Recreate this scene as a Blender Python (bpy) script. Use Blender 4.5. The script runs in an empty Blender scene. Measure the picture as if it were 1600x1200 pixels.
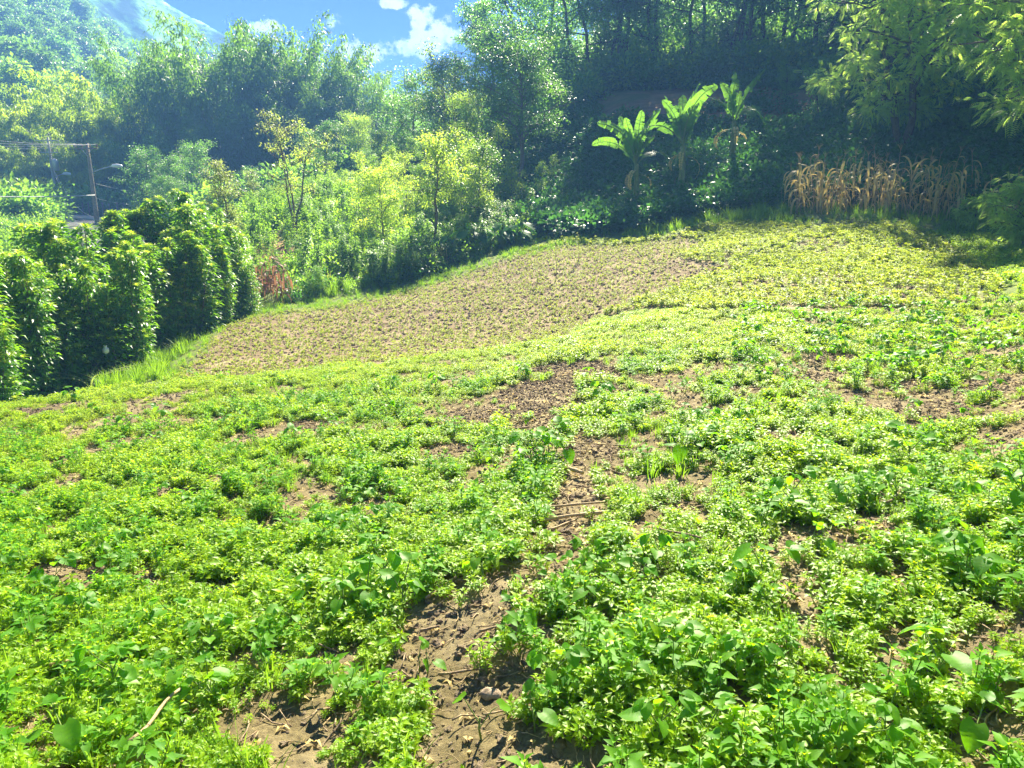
import bpy, math, random
import numpy as np
from mathutils import Vector

# ------------------------------------------------------------------ camera, sky, sun, exposure
S = bpy.context.scene
COL = S.collection
EYE = 1.6; PITCH = math.radians(14.0); F = 1164.0          # F in photo pixels (1600 wide)
cam = bpy.data.objects.new('camera', bpy.data.cameras.new('camera')); COL.objects.link(cam)
cam.location = (0, 0, EYE); cam.rotation_euler = (math.pi/2-PITCH, 0, 0)
cam.data.sensor_width = 36; cam.data.lens = 36*F/1600; cam.data.clip_start = .05; cam.data.clip_end = 6000
S.camera = cam
SUN_AZ = math.radians(12); SUN_EL = math.radians(40.5)
sl = bpy.data.lights.new('sun', 'SUN'); sl.energy = 5.0; sl.angle = math.radians(.5); sl.color = (1, .92, .72)
so = bpy.data.objects.new('sun', sl); COL.objects.link(so)
sdir = Vector((math.sin(SUN_AZ)*math.cos(SUN_EL), math.cos(SUN_AZ)*math.cos(SUN_EL), math.sin(SUN_EL)))
so.rotation_euler = sdir.to_track_quat('Z', 'Y').to_euler(); so.location = (30, 60, 80)
S.view_settings.view_transform = 'Standard'; S.view_settings.look = 'None'
S.view_settings.gamma = 1; S.view_settings.exposure = 2.4
S.cycles.use_denoising = True; S.cycles.denoising_prefilter = 'NONE'
S.cycles.max_bounces = 8; S.cycles.diffuse_bounces = 2; S.cycles.glossy_bounces = 2
S.cycles.transmission_bounces = 5; S.cycles.volume_bounces = 1; S.cycles.transparent_max_bounces = 6
S.cycles.sample_clamp_indirect = 6; S.cycles.use_adaptive_sampling = True; S.cycles.adaptive_threshold = .02

W = bpy.data.worlds.new('World'); S.world = W; W.use_nodes = True
def world_nodes():
    nt = W.node_tree; N = nt.nodes; L = nt.links; N.clear()
    out = N.new('ShaderNodeOutputWorld'); bg = N.new('ShaderNodeBackground'); bg.inputs[1].default_value = .05
    sky = N.new('ShaderNodeTexSky'); sky.sky_type = 'NISHITA'; sky.sun_disc = False
    sky.sun_elevation = SUN_EL; sky.sun_rotation = SUN_AZ
    sky.air_density = 1.0; sky.dust_density = .2; sky.ozone_density = 4.0; sky.altitude = 900
    tc = N.new('ShaderNodeTexCoord'); sp = N.new('ShaderNodeSeparateXYZ'); L.new(tc.outputs['Generated'], sp.inputs[0])
    def m(op, a, b=None, c=None, clamp=False):
        n = N.new('ShaderNodeMath'); n.operation = op; n.use_clamp = clamp
        for i, v in enumerate((a, b, c)):
            if v is None: continue
            if isinstance(v, (int, float)): n.inputs[i].default_value = v
            else: L.new(v, n.inputs[i])
        return n.outputs[0]
    yy = m('MAXIMUM', sp.outputs[1], .02)
    u = m('DIVIDE', sp.outputs[0], yy); v = m('DIVIDE', sp.outputs[2], yy)
    cb = N.new('ShaderNodeCombineXYZ'); L.new(u, cb.inputs[0]); L.new(v, cb.inputs[1])
    def noise(scale, det, rough):
        n = N.new('ShaderNodeTexNoise'); L.new(cb.outputs[0], n.inputs['Vector'])
        n.inputs['Scale'].default_value = scale; n.inputs['Detail'].default_value = det; n.inputs['Roughness'].default_value = rough
        return n.outputs['Fac']
    n1 = noise(28, 9, .62); n2 = noise(70, 6, .6)
    best = None
    def uv(px, py):
        d = ray(px, py); return d[0]/d[1], d[2]/d[1]
    for px, py, rx, ry in ((660, 62, 60, 34), (655, 42, 26, 34), (700, 58, 50, 18), (548, 76, 42, 17), (575, 84, 32, 16), (518, 38, 14, 16), (405, 42, 40, 9), (612, 5, 26, 9), (785, 40, 22, 14), (1000, -60, 200, 30), (200, -90, 120, 20), (740, -120, 160, 35)):
        u0, v0 = uv(px, py); a = rx/F*1.1; b = ry/F*1.1
        e = m('SQRT', m('ADD', m('POWER', m('MULTIPLY', m('ABSOLUTE', m('SUBTRACT', u, u0)), 1/a), 2), m('POWER', m('MULTIPLY', m('ABSOLUTE', m('SUBTRACT', v, v0)), 1/b), 2)))
        f = m('SUBTRACT', 1.0, e)
        best = f if best is None else m('MAXIMUM', best, f)
    s = m('ADD', m('MAXIMUM', best, -1.2), m('MULTIPLY', m('SUBTRACT', n1, .5), 3.4))
    fac = m('MULTIPLY', m('SUBTRACT', s, .22), 3.2, clamp=True)
    fac = m('MULTIPLY', fac, .93)
    sh = N.new('ShaderNodeMix'); sh.data_type = 'RGBA'
    sh.inputs[6].default_value = (2.2, 3.4, 4.6, 1); sh.inputs[7].default_value = (6, 6, 6, 1)
    L.new(m('MULTIPLY', m('SUBTRACT', m('ADD', n2, m('MULTIPLY', s, .25)), .35), 3.0, clamp=True), sh.inputs[0])
    tint = N.new('ShaderNodeMix'); tint.data_type = 'RGBA'; tint.blend_type = 'MULTIPLY'; tint.inputs[0].default_value = 1
    L.new(sky.outputs[0], tint.inputs[6]); tint.inputs[7].default_value = (.02, .07, .38, 1)
    mx = N.new('ShaderNodeMix'); mx.data_type = 'RGBA'
    L.new(fac, mx.inputs[0]); L.new(tint.outputs[2], mx.inputs[6]); L.new(sh.outputs[2], mx.inputs[7])
    L.new(mx.outputs[2], bg.inputs[0]); L.new(bg.outputs[0], out.inputs[0])

def ray(px, py):
    X = px-800; Y = py-600
    d = Vector((X, F*math.cos(PITCH)-Y*math.sin(PITCH), -(F*math.sin(PITCH)+Y*math.cos(PITCH))))
    return d
world_nodes()

# ------------------------------------------------------------------ numeric helpers
rs = np.random.RandomState(7)
def hash2(ix, iy, seed):
    h = (ix.astype(np.int64)*374761393 + iy.astype(np.int64)*668265263 + seed*1442695041) & 0xFFFFFFFF
    h = ((h ^ (h >> 13))*1274126177) & 0xFFFFFFFF
    h = (h ^ (h >> 16))*2246822519 & 0xFFFFFFFF
    return ((h ^ (h >> 15)) & 0xFFFFFF)/float(0xFFFFFF)
def vnoise(x, y, seed=0):
    ix = np.floor(x); iy = np.floor(y); fx = x-ix; fy = y-iy
    fx = fx*fx*(3-2*fx); fy = fy*fy*(3-2*fy)
    a = hash2(ix, iy, seed); b = hash2(ix+1, iy, seed); c = hash2(ix, iy+1, seed); d = hash2(ix+1, iy+1, seed)
    return (a*(1-fx)+b*fx)*(1-fy)+(c*(1-fx)+d*fx)*fy
def fbm(x, y, s, octs=4, seed=0, gain=.5):
    x = np.asarray(x, float)/s; y = np.asarray(y, float)/s; t = 0; a = 1; n = 0
    for o in range(octs):
        t = t+a*(vnoise(x+o*17.3, y-o*9.1, seed+o*31)-.5); n += a; a *= gain; x = x*2.03; y = y*2.03
    return t/n*2            # about -1..1
def sstep(a, b, x):
    t = np.clip((x-a)/(b-a), 0, 1); return t*t*(3-2*t)
def unit(v):
    return v/np.maximum(np.linalg.norm(v, axis=-1, keepdims=True), 1e-9)
def topix(P):
    P = np.atleast_2d(P); c, s = math.cos(PITCH), math.sin(PITCH)
    z = P[:, 2]-EYE; dep = P[:, 1]*c - z*s; dn = -z*c - P[:, 1]*s
    dep = np.where(dep < .1, .1, dep)
    return 800+F*P[:, 0]/dep, 600+F*dn/dep

# ------------------------------------------------------------------ terrain: (photo column, photo row, horizontal distance)
CP = [(0,1200,2.5),(400,1200,2.15),(800,1200,1.9),(1200,1200,1.9),(1600,1200,2.2),
 (0,900,4.5),(400,900,3.75),(800,900,3.05),(1200,900,2.95),(1600,900,3.25),
 (0,720,7.8),(400,720,6.0),(800,720,5.1),(1200,700,4.9),(1600,700,5.2),
 (0,660,10.8),(400,625,9.4),(800,600,8.3),(1200,570,8.0),(1600,560,8.6),
 (-300,690,13),(0,636,13.2),(200,612,13),(400,590,12.6),(600,570,12.6),(800,548,12.4),(900,528,12.4),(1050,500,12.4),(1200,492,12.3),(1400,484,13),(1600,470,13.6),
 (-200,650,17.5),(0,642,17.0),(150,618,16.5),(270,588,15.6),(400,572,16.2),(600,548,16.4),(800,520,16.5),(950,492,16.5),(1100,462,16.2),(1300,442,16.4),(1550,428,17.2),
 (330,530,19),(600,500,20),(850,445,21.5),(1050,410,21.5),(1300,385,21.5),(1500,385,21.5),(1600,390,21),
 (380,492,22.5),(480,480,23.2),(720,425,26.5),(850,374,30),(1000,362,29),(1100,345,28.5),(1240,338,27.5),(1400,341,26.5),(1500,358,25.5),(1600,350,27),
 (0,600,24),(150,560,27),(0,480,36),(150,440,38),(300,470,29),
 (410,415,30),(460,372,34),(420,330,42),(520,300,48),(600,330,42),(620,400,32),(700,370,34),(760,345,36),(800,318,42),(680,300,50),
 (880,305,42),(1000,315,35),(1100,300,34),(1250,290,33),(1400,280,34),(1550,270,34),
 (880,215,56),(800,230,62),(960,190,50),(930,146,64),(1050,142,62),(1100,200,47),(1180,190,46),(1200,132,56),(1300,220,42),(1350,140,54),(1500,200,40),(1500,110,52),(1600,200,38),
 (1000,100,85),(1200,80,80),(1450,90,75),(1600,60,75),(1000,40,150),(1300,10,150),(1600,-10,140),
 (0,400,46),(100,372,55),(180,395,50),(250,400,50),(170,362,58),(125,346,66),(60,338,76),(0,345,62),(200,345,68),(300,350,62),
 (-300,330,80),(0,322,86),(100,326,84),(200,322,90),(350,310,85),(500,290,85),(620,270,85),(700,240,90),(760,220,90),
 (-300,200,120),(0,230,120),(200,230,140),(400,260,140),(600,240,150),(750,200,150),
 (-300,40,200),(0,110,180),(120,135,200),(240,180,230),(400,200,250),(600,190,260),(800,170,260),
 (-300,-130,330),(0,-30,300),(110,30,300),(190,90,310),(260,140,330),(400,190,400),(600,180,500),(800,160,400),(1200,-20,300),(1600,-60,300)]
def rz(px, py, d):
    r = ray(px, py); h = math.hypot(r[0], r[1]); return math.atan2(r[0], r[1]), d, EYE+r[2]/h*d
ctr = [rz(*c) for c in CP]
for a in (-.7, -.35, 0, .35, .7): ctr.append((a, 1.0, .10*math.sin(a))); ctr.append((a, .5, .04*math.sin(a)))
KA = 2.2; CQ = .12
CA = np.array([c[0]*KA for c in ctr]); CD = np.log(np.array([c[1] for c in ctr])); CZ = np.array([c[2] for c in ctr])
def kern(A, D):
    return np.sqrt((A[:, None]-CA[None])**2+(D[:, None]-CD[None])**2+CQ*CQ)
wts = None
M = kern(CA, CD); n_ = len(CA)
big = np.zeros((n_+1, n_+1)); big[:n_, :n_] = M - np.eye(n_)*.012; big[:n_, n_] = 1; big[n_, :n_] = 1
wts = np.linalg.solve(big, np.append(CZ, 0))
def base_z(x, y):
    x = np.asarray(x, float).ravel(); y = np.asarray(y, float).ravel(); d = np.clip(np.hypot(x, y), .5, 600); az = np.arctan2(x, y)
    lim = .82
    def ev(a):
        out = np.empty(len(a)); 
        for i in range(0, len(a), 20000):
            out[i:i+20000] = kern(a[i:i+20000]*KA, np.log(d[i:i+20000]))@wts[:-1]+wts[-1]
        return out
    z = ev(np.clip(az, -lim, lim))
    back = np.abs(az) > 1.4
    if back.any():
        zo = ev(np.clip(-az, -lim, lim)); t = np.clip((np.abs(az)-1.4)/(math.pi-1.4), 0, 1)*.5
        z = z*(1-t)+zo*t
    return z
def detail_z(x, y):
    x = np.asarray(x, float).ravel(); y = np.asarray(y, float).ravel(); d = np.hypot(x, y)
    z = .028*fbm(x, y, .55, 3, 5)+.016*fbm(x, y, .14, 3, 9)*(d < 20)
    z += .020*np.abs(fbm(x, y, .06, 3, 19))*(1-sstep(6, 12, d))
    z += .10*fbm(x, y, 3.0, 2, 3)*sstep(5, 16, d)
    z += .5*fbm(x, y, 7.0, 3, 13)*sstep(30, 60, d)+4*fbm(x, y, 40, 4, 23)*sstep(110, 220, d)
    # clod rows tilled across the brown plot
    return z
def G(x, y): return base_z(x, y)+detail_z(x, y)
_dd = np.exp(np.linspace(math.log(1.2), math.log(420), 1400))
def gp(px, py):
    r = ray(px, py); h = math.hypot(r[0], r[1]); x = _dd*r[0]/h; y = _dd*r[1]/h
    g = G(x, y); zr = EYE+r[2]/h*_dd
    k = np.nonzero(zr < g)[0]; k = k[0] if len(k) else len(_dd)-1
    return Vector((x[k], y[k], g[k]))
def gd(px, d):                   # ground point in the direction of photo column px (taken near the horizon) at distance d
    r = ray(px, 310); h = math.hypot(r[0], r[1]); x = d*r[0]/h; y = d*r[1]/h
    return Vector((x, y, float(G([x], [y])[0])))
def hz(px, py, d):               # point in the air seen at that pixel, d metres off
    r = ray(px, py); h = math.hypot(r[0], r[1]); return Vector((r[0]/h*d, r[1]/h*d, EYE+r[2]/h*d))

# ------------------------------------------------------------------ materials
def newmat(name):
    m = bpy.data.materials.new(name); m.use_nodes = True; nt = m.node_tree; nt.nodes.clear()
    return m, nt, nt.nodes, nt.links
def leafmat(name, dark, light, trans, tw=.45, rough=.42, spec=.35, vein=None):
    """leaf: diffuse + gloss on top, translucent through; colour varies leaf to leaf and plant to plant"""
    m, nt, N, L = newmat(name)
    out = N.new('ShaderNodeOutputMaterial'); p = N.new('ShaderNodeBsdfPrincipled'); t = N.new('ShaderNodeBsdfTranslucent'); mx = N.new('ShaderNodeMixShader')
    at = N.new('ShaderNodeAttribute'); at.attribute_name = 'lv'
    oi = N.new('ShaderNodeObjectInfo')
    ad = N.new('ShaderNodeMath'); ad.operation = 'MULTIPLY_ADD'; L.new(oi.outputs['Random'], ad.inputs[0]); ad.inputs[1].default_value = .35
    mu = N.new('ShaderNodeMath'); mu.operation = 'MULTIPLY'; L.new(at.outputs['Fac'], mu.inputs[0]); mu.inputs[1].default_value = .65
    L.new(mu.outputs[0], ad.inputs[2])
    c1 = N.new('ShaderNodeMix'); c1.data_type = 'RGBA'; L.new(ad.outputs[0], c1.inputs[0]); c1.inputs[6].default_value = (*dark, 1); c1.inputs[7].default_value = (*light, 1)
    c2 = N.new('ShaderNodeMix'); c2.data_type = 'RGBA'; L.new(ad.outputs[0], c2.inputs[0])
    c2.inputs[6].default_value = (trans[0]*.6, trans[1]*.72, trans[2]*.8, 1); c2.inputs[7].default_value = (trans[0]*1.2, trans[1]*1.08, trans[2], 1)
    L.new(c1.outputs[2], p.inputs['Base Color']); L.new(c2.outputs[2], t.inputs[0])
    p.inputs['Roughness'].default_value = rough; p.inputs['Specular IOR Level'].default_value = spec
    mx.inputs[0].default_value = tw
    L.new(p.outputs[0], mx.inputs[1]); L.new(t.outputs[0], mx.inputs[2]); L.new(mx.outputs[0], out.inputs[0])
    return m
def plainmat(name, c, c2=None, rough=.8, scale=20, bump=.3, spec=.3, metal=0):
    m, nt, N, L = newmat(name)
    out = N.new('ShaderNodeOutputMaterial'); p = N.new('ShaderNodeBsdfPrincipled')
    tc = N.new('ShaderNodeTexCoord'); n = N.new('ShaderNodeTexNoise'); L.new(tc.outputs['Object'], n.inputs['Vector'])
    n.inputs['Scale'].default_value = scale; n.inputs['Detail'].default_value = 6; n.inputs['Roughness'].default_value = .65
    r = N.new('ShaderNodeMapRange'); L.new(n.outputs['Fac'], r.inputs[0]); r.inputs[1].default_value = .35; r.inputs[2].default_value = .65
    mx = N.new('ShaderNodeMix'); mx.data_type = 'RGBA'; mx.inputs[6].default_value = (*c, 1); mx.inputs[7].default_value = (*(c2 or c), 1)
    L.new(r.outputs[0], mx.inputs[0]); L.new(mx.outputs[2], p.inputs['Base Color'])
    b = N.new('ShaderNodeBump'); b.inputs['Strength'].default_value = bump; b.inputs['Distance'].default_value = .02; L.new(n.outputs['Fac'], b.inputs['Height']); L.new(b.outputs[0], p.inputs['Normal'])
    p.inputs['Roughness'].default_value = rough; p.inputs['Specular IOR Level'].default_value = spec; p.inputs['Metallic'].default_value = metal
    L.new(p.outputs[0], out.inputs[0]); return m

MT = {}
MT['weed'] = leafmat('weed leaf', (.07, .21, .006), (.30, .45, .01), (.58, .85, .012), .5, .45, .28)
MT['weed2'] = leafmat('weed leaf pale', (.12, .22, .01), (.30, .42, .015), (.60, .80, .02), .48, .5, .22)
MT['bean'] = leafmat('bean leaf', (.05, .19, .008), (.14, .32, .012), (.26, .62, .012), .5, .5, .25)
MT['weed_b'] = leafmat('broad weed leaf', (.05, .18, .01), (.13, .30, .015), (.42, .80, .02), .45, .55, .15)
MT['seedling'] = leafmat('seedling leaf', (.15, .23, .02), (.30, .36, .03), (.60, .72, .04), .45, .5, .25)
MT['grass'] = leafmat('grass blade', (.06, .17, .01), (.15, .28, .015), (.34, .60, .03), .45, .5, .2)
MT['hedge'] = leafmat('hedge leaf', (.018, .09, .006), (.10, .26, .012), (.34, .72, .012), .4, .4, .4)
MT['hedge_tip'] = leafmat('sunlit hedge leaf', (.26, .38, .03), (.50, .58, .08), (.65, .88, .05), .42, .42, .4)  # pale shoot tips, with the sun highlight put into their colour
MT['bamboo_y'] = leafmat('sunlit bamboo leaf', (.13, .24, .015), (.28, .38, .02), (.62, .85, .02), .5, .45, .25)  # yellower copy of the bamboo leaf, sunlight put into its colour
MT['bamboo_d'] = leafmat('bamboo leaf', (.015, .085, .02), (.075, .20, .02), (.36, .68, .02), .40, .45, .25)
MT['tree_d'] = leafmat('dark tree leaf', (.03, .115, .025), (.10, .25, .04), (.34, .72, .06), .45, .4, .4)
MT['tree_m'] = leafmat('tree leaf', (.03, .10, .018), (.09, .19, .03), (.26, .52, .05), .4, .4, .4)
MT['tree_l'] = leafmat('light tree leaf', (.12, .24, .03), (.30, .40, .05), (.68, .92, .07), .58, .45, .3)
MT['feather'] = leafmat('pale feathery leaf', (.15, .27, .07), (.30, .42, .10), (.66, .95, .14), .6, .5, .3)
MT['tree_p'] = leafmat('pale blossom leaf', (.20, .24, .07), (.38, .38, .13), (.50, .62, .12), .4, .45, .35)
MT['shade'] = leafmat('undergrowth leaf', (.02, .09, .025), (.06, .16, .035), (.15, .42, .05), .35, .4, .4)  # darker undergrowth leaf, tree shade put into its colour
MT['under'] = leafmat('sunlit undergrowth leaf', (.08, .20, .025), (.20, .33, .045), (.46, .78, .05), .47, .45, .25)  # lighter undergrowth leaf, sunlight put into its colour
MT['banana'] = leafmat('banana leaf', (.05, .18, .02), (.09, .24, .03), (.22, .48, .04), .5, .4, .3)
MT['taro'] = leafmat('elephant ear leaf', (.02, .11, .02), (.05, .18, .03), (.2, .5, .03), .45, .5, .15)
MT['dry'] = leafmat('dry corn leaf', (.46, .34, .11), (.72, .57, .24), (.80, .60, .20), .4, .6, .25)
MT['dryred'] = leafmat('reddish dry leaf', (.20, .09, .05), (.34, .17, .10), (.40, .20, .10), .3, .6, .25)
MT['straw'] = plainmat('dry stalk', (.30, .20, .09), (.50, .38, .20), .7, 60, .3)
MT['stick'] = plainmat('weathered stick', (.16, .10, .06), (.40, .30, .18), .8, 50, .5)
MT['stem'] = plainmat('green stem', (.12, .20, .04), (.20, .28, .06), .6, 40, .1)
MT['bark'] = plainmat('grey brown bark', (.10, .08, .055), (.26, .22, .17), .9, 14, .8)
MT['barkd'] = plainmat('dark bark', (.05, .045, .035), (.13, .11, .08), .9, 14, .8)
MT['culm'] = plainmat('bamboo culm', (.12, .18, .05), (.24, .28, .09), .5, 9, .1)
MT['conc'] = plainmat('weathered concrete pole', (.34, .33, .30), (.48, .46, .42), .85, 8, .2)
MT['wood'] = plainmat('weathered wooden pole', (.20, .16, .12), (.32, .26, .20), .9, 12, .5)
MT['steel'] = plainmat('galvanised steel', (.45, .46, .47), (.6, .6, .6), .45, 12, .05, .5, .6)
MT['wire'] = plainmat('weathered wire', (.42, .43, .44), (.5, .5, .5), .7, 5, 0, .2, 0)
MT['cer'] = plainmat('glazed insulator', (.25, .13, .08), (.3, .16, .1), .2, 10, 0, .6)
MT['lamp'] = plainmat('white lamp housing', (.78, .78, .76), (.85, .85, .83), .35, 8, 0, .5)
MT['asphalt'] = plainmat('asphalt', (.045, .047, .05), (.075, .077, .08), .85, 3, .2)
MT['verge'] = plainmat('pale dusty verge', (.42, .36, .27), (.55, .5, .4), .9, 2, .3)
MT['stone'] = plainmat('field stone', (.20, .145, .095), (.40, .31, .21), .85, 25, .6)
MT['clod'] = plainmat('soil clod', (.18, .13, .08), (.31, .24, .15), .95, 60, .6)
MT['plastic'] = plainmat('white plastic', (.75, .78, .8), (.8, .8, .82), .35, 10, .2)

def soil_material():
    m, nt, N, L = newmat('soil')
    out = N.new('ShaderNodeOutputMaterial'); p = N.new('ShaderNodeBsdfPrincipled'); tc = N.new('ShaderNodeTexCoord')
    def noise(s, det=8, r=.65):
        n = N.new('ShaderNodeTexNoise'); L.new(tc.outputs['Object'], n.inputs['Vector']); n.inputs['Scale'].default_value = s; n.inputs['Detail'].default_value = det; n.inputs['Roughness'].default_value = r; return n.outputs['Fac']
    def mr(x, a, b):
        r = N.new('ShaderNodeMapRange'); L.new(x, r.inputs[0]); r.inputs[1].default_value = a; r.inputs[2].default_value = b; return r.outputs[0]
    def mix(f, a, b):
        x = N.new('ShaderNodeMix'); x.data_type = 'RGBA'
        L.new(f, x.inputs[0])
        for i, v in ((6, a), (7, b)):
            if isinstance(v, tuple): x.inputs[i].default_value = (*v, 1)
            else: L.new(v, x.inputs[i])
        return x.outputs[2]
    n1 = noise(1.3, 5); n2 = noise(45, 8, .75); n3 = noise(9, 6)
    c = mix(mr(n3, .35, .65), (.145, .105, .05), (.255, .195, .10))
    c = mix(mr(n2, .36, .62), (.10, .068, .04), c)
    c = mix(mr(n1, .45, .75), c, (.33, .26, .16))
    a = N.new('ShaderNodeAttribute'); a.attribute_name = 'kindmap'
    sep = N.new('ShaderNodeSeparateColor'); L.new(a.outputs['Color'], sep.inputs[0])
    g = mix(mr(noise(3.5, 6), .35, .65), (.07, .13, .02), (.15, .20, .04))
    c = mix(sep.outputs[0], c, g)
    red = mix(mr(noise(1.1, 6), .35, .65), (.26, .12, .07), (.42, .22, .13))
    c = mix(sep.outputs[1], c, red)
    dk = mix(mr(noise(.15, 6), .35, .65), (.05, .12, .02), (.14, .22, .04))
    c = mix(sep.outputs[2], c, dk)
    L.new(c, p.inputs['Base Color'])
    b = N.new('ShaderNodeBump'); b.inputs['Strength'].default_value = .9; b.inputs['Distance'].default_value = .012
    L.new(n2, b.inputs['Height'])
    L.new(b.outputs[0], p.inputs['Normal']); p.inputs['Roughness'].default_value = .95; p.inputs['Specular IOR Level'].default_value = .15
    L.new(p.outputs[0], out.inputs[0]); return m
MT['soil'] = soil_material()

# ------------------------------------------------------------------ mesh builder
class MB:
    def __init__(s): s.V = []; s.Q = []; s.T = []; s.n = 0; s.mq = []; s.mt = []; s.lq = []; s.lt = []
    def add(s, V, Q=None, T=None, mat=0, lv=.5):
        V = np.asarray(V, float).reshape(-1, 3); s.V.append(V)
        for F_, A, Mm, Lv in ((Q, s.Q, s.mq, s.lq), (T, s.T, s.mt, s.lt)):
            if F_ is not None and len(F_):
                F_ = np.asarray(F_, np.int64)+s.n; A.append(F_); Mm.append(np.full(len(F_), mat)); Lv.append(np.full(len(F_), lv) if np.isscalar(lv) else lv)
        s.n += len(V)
    def tube(s, P, R, k=6, mat=0, cap=True):
        P = np.asarray(P, float); R = np.broadcast_to(np.asarray(R, float), (len(P),)); T = unit(np.gradient(P, axis=0))
        ref = np.array([0, 0, 1.]) if abs(T[0, 2]) < .9 else np.array([1., 0, 0])
        A = unit(np.cross(T, ref)); B = np.cross(T, A); th = np.arange(k)*2*math.pi/k
        V = (P[:, None]+R[:, None, None]*(np.cos(th)[None, :, None]*A[:, None]+np.sin(th)[None, :, None]*B[:, None])).reshape(-1, 3)
        i = np.arange(len(P)-1)[:, None]*k; j = np.arange(k)[None]; j2 = (j+1) % k
        Q = np.stack([i+j, i+j2, i+k+j2, i+k+j], -1).reshape(-1, 4)
        T3 = []
        if cap:
            V = np.vstack([V, P[:1], P[-1:]]); a = len(P)*k; e = (len(P)-1)*k
            T3 = [(a, (q+1) % k, q) for q in range(k)]+[(a+1, e+q, e+(q+1) % k) for q in range(k)]
        s.add(V, Q, T3, mat)
    def box(s, c, h, mat=0, rot=0):
        v = np.array([(x, y, z) for x in (-1, 1) for y in (-1, 1) for z in (-1, 1)], float)*np.asarray(h)
        cr, sr = math.cos(rot), math.sin(rot); v = np.stack([v[:, 0]*cr-v[:, 1]*sr, v[:, 0]*sr+v[:, 1]*cr, v[:, 2]], 1)+np.asarray(c)
        s.add(v, [(0, 1, 3, 2), (4, 6, 7, 5), (0, 4, 5, 1), (2, 3, 7, 6), (0, 2, 6, 4), (1, 5, 7, 3)], mat=mat)
    def leaves(s, P, D, U, L, Wd, fold=.18, mat=0, curl=.12, lv=None, wide=.42):
        """N leaves: base P, direction D, rough up U, length L, width W: a folded, curved leaf of 4 triangles"""
        P = np.atleast_2d(P); n = len(P); D = unit(np.atleast_2d(D)); U = np.broadcast_to(np.atleast_2d(U), (n, 3))
        Sd = unit(np.cross(D, U)); Nn = np.cross(Sd, D)
        L = np.broadcast_to(L, (n,))[:, None]; Wd = np.broadcast_to(Wd, (n,))[:, None]
        c = P+D*L*wide+Nn*L*curl*.6
        l = c+Sd*Wd*.5+Nn*Wd*fold; r = c-Sd*Wd*.5+Nn*Wd*fold; t = P+D*L-Nn*L*curl
        V = np.stack([P, l, c, r, t], 1).reshape(-1, 3); b = np.arange(n)[:, None]*5
        T = np.concatenate([b+np.array([[0, 2, 1]]), b+np.array([[0, 3, 2]]), b+np.array([[1, 2, 4]]), b+np.array([[2, 3, 4]])])
        if lv is None: lv = rs.rand(n)
        s.add(V, None, T, mat, np.tile(np.broadcast_to(lv, (n,)), 4))
    def mesh(s, name, mats, smooth=False):
        V = np.concatenate(s.V); nq = sum(map(len, s.Q)); ntr = sum(map(len, s.T))
        me = bpy.data.meshes.new(name); me.vertices.add(len(V)); me.vertices.foreach_set('co', V.astype(np.float32).ravel())
        li = []; ls = []; mi = []; lv = []
        if nq: q = np.concatenate(s.Q); li.append(q.ravel()); ls.append(np.arange(nq)*4); mi += s.mq; lv += s.lq
        if ntr: t = np.concatenate(s.T); li.append(t.ravel()); ls.append(np.arange(ntr)*3+nq*4); mi += s.mt; lv += s.lt
        me.loops.add(nq*4+ntr*3); me.polygons.add(nq+ntr)
        me.loops.foreach_set('vertex_index', np.concatenate(li).astype(np.int32)); me.polygons.foreach_set('loop_start', np.concatenate(ls).astype(np.int32))
        me.polygons.foreach_set('material_index', np.concatenate(mi).astype(np.int32))
        if smooth: me.polygons.foreach_set('use_smooth', np.ones(nq+ntr, bool))
        me.update(calc_edges=True)
        a = me.attributes.new('lv', 'FLOAT', 'FACE'); a.data.foreach_set('value', np.concatenate(lv).astype(np.float32))
        for m in mats: me.materials.append(MT[m])
        return me
def link(name, me, parent=None, loc=None, rot=None, scale=None):
    o = bpy.data.objects.new(name, me); COL.objects.link(o)
    if parent: o.parent = parent
    if loc is not None: o.location = loc
    if rot is not None: o.rotation_euler = rot
    if scale is not None: o.scale = (scale,)*3 if np.isscalar(scale) else scale
    return o
def tag(o, label=None, cat=None, group=None, kind=None):
    if label: o['label'] = label
    if cat: o['category'] = cat
    if group: o['group'] = group
    if kind: o['kind'] = kind
    return o
def empty(name): 
    o = link(name, None); o.empty_display_size = .2; return o
class Proto:
    """a kind of thing as a list of (part name, mesh, label, [(sub-part name, mesh)]); place() makes a top-level object with its parts"""
    def __init__(s, name, parts): s.name = name; s.parts = parts
    def place(s, loc, rotz=0, scale=1, label=None, cat=None, group=None, tilt=(0, 0), name=None, keep=None):
        e = empty(name or s.name); e.location = loc; e.rotation_euler = (tilt[0], tilt[1], rotz); e.scale = (scale,)*3 if np.isscalar(scale) else scale
        tag(e, label, cat, group)
        for pn, me, *rest in s.parts: link(pn, me, e)
        return e

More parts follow.
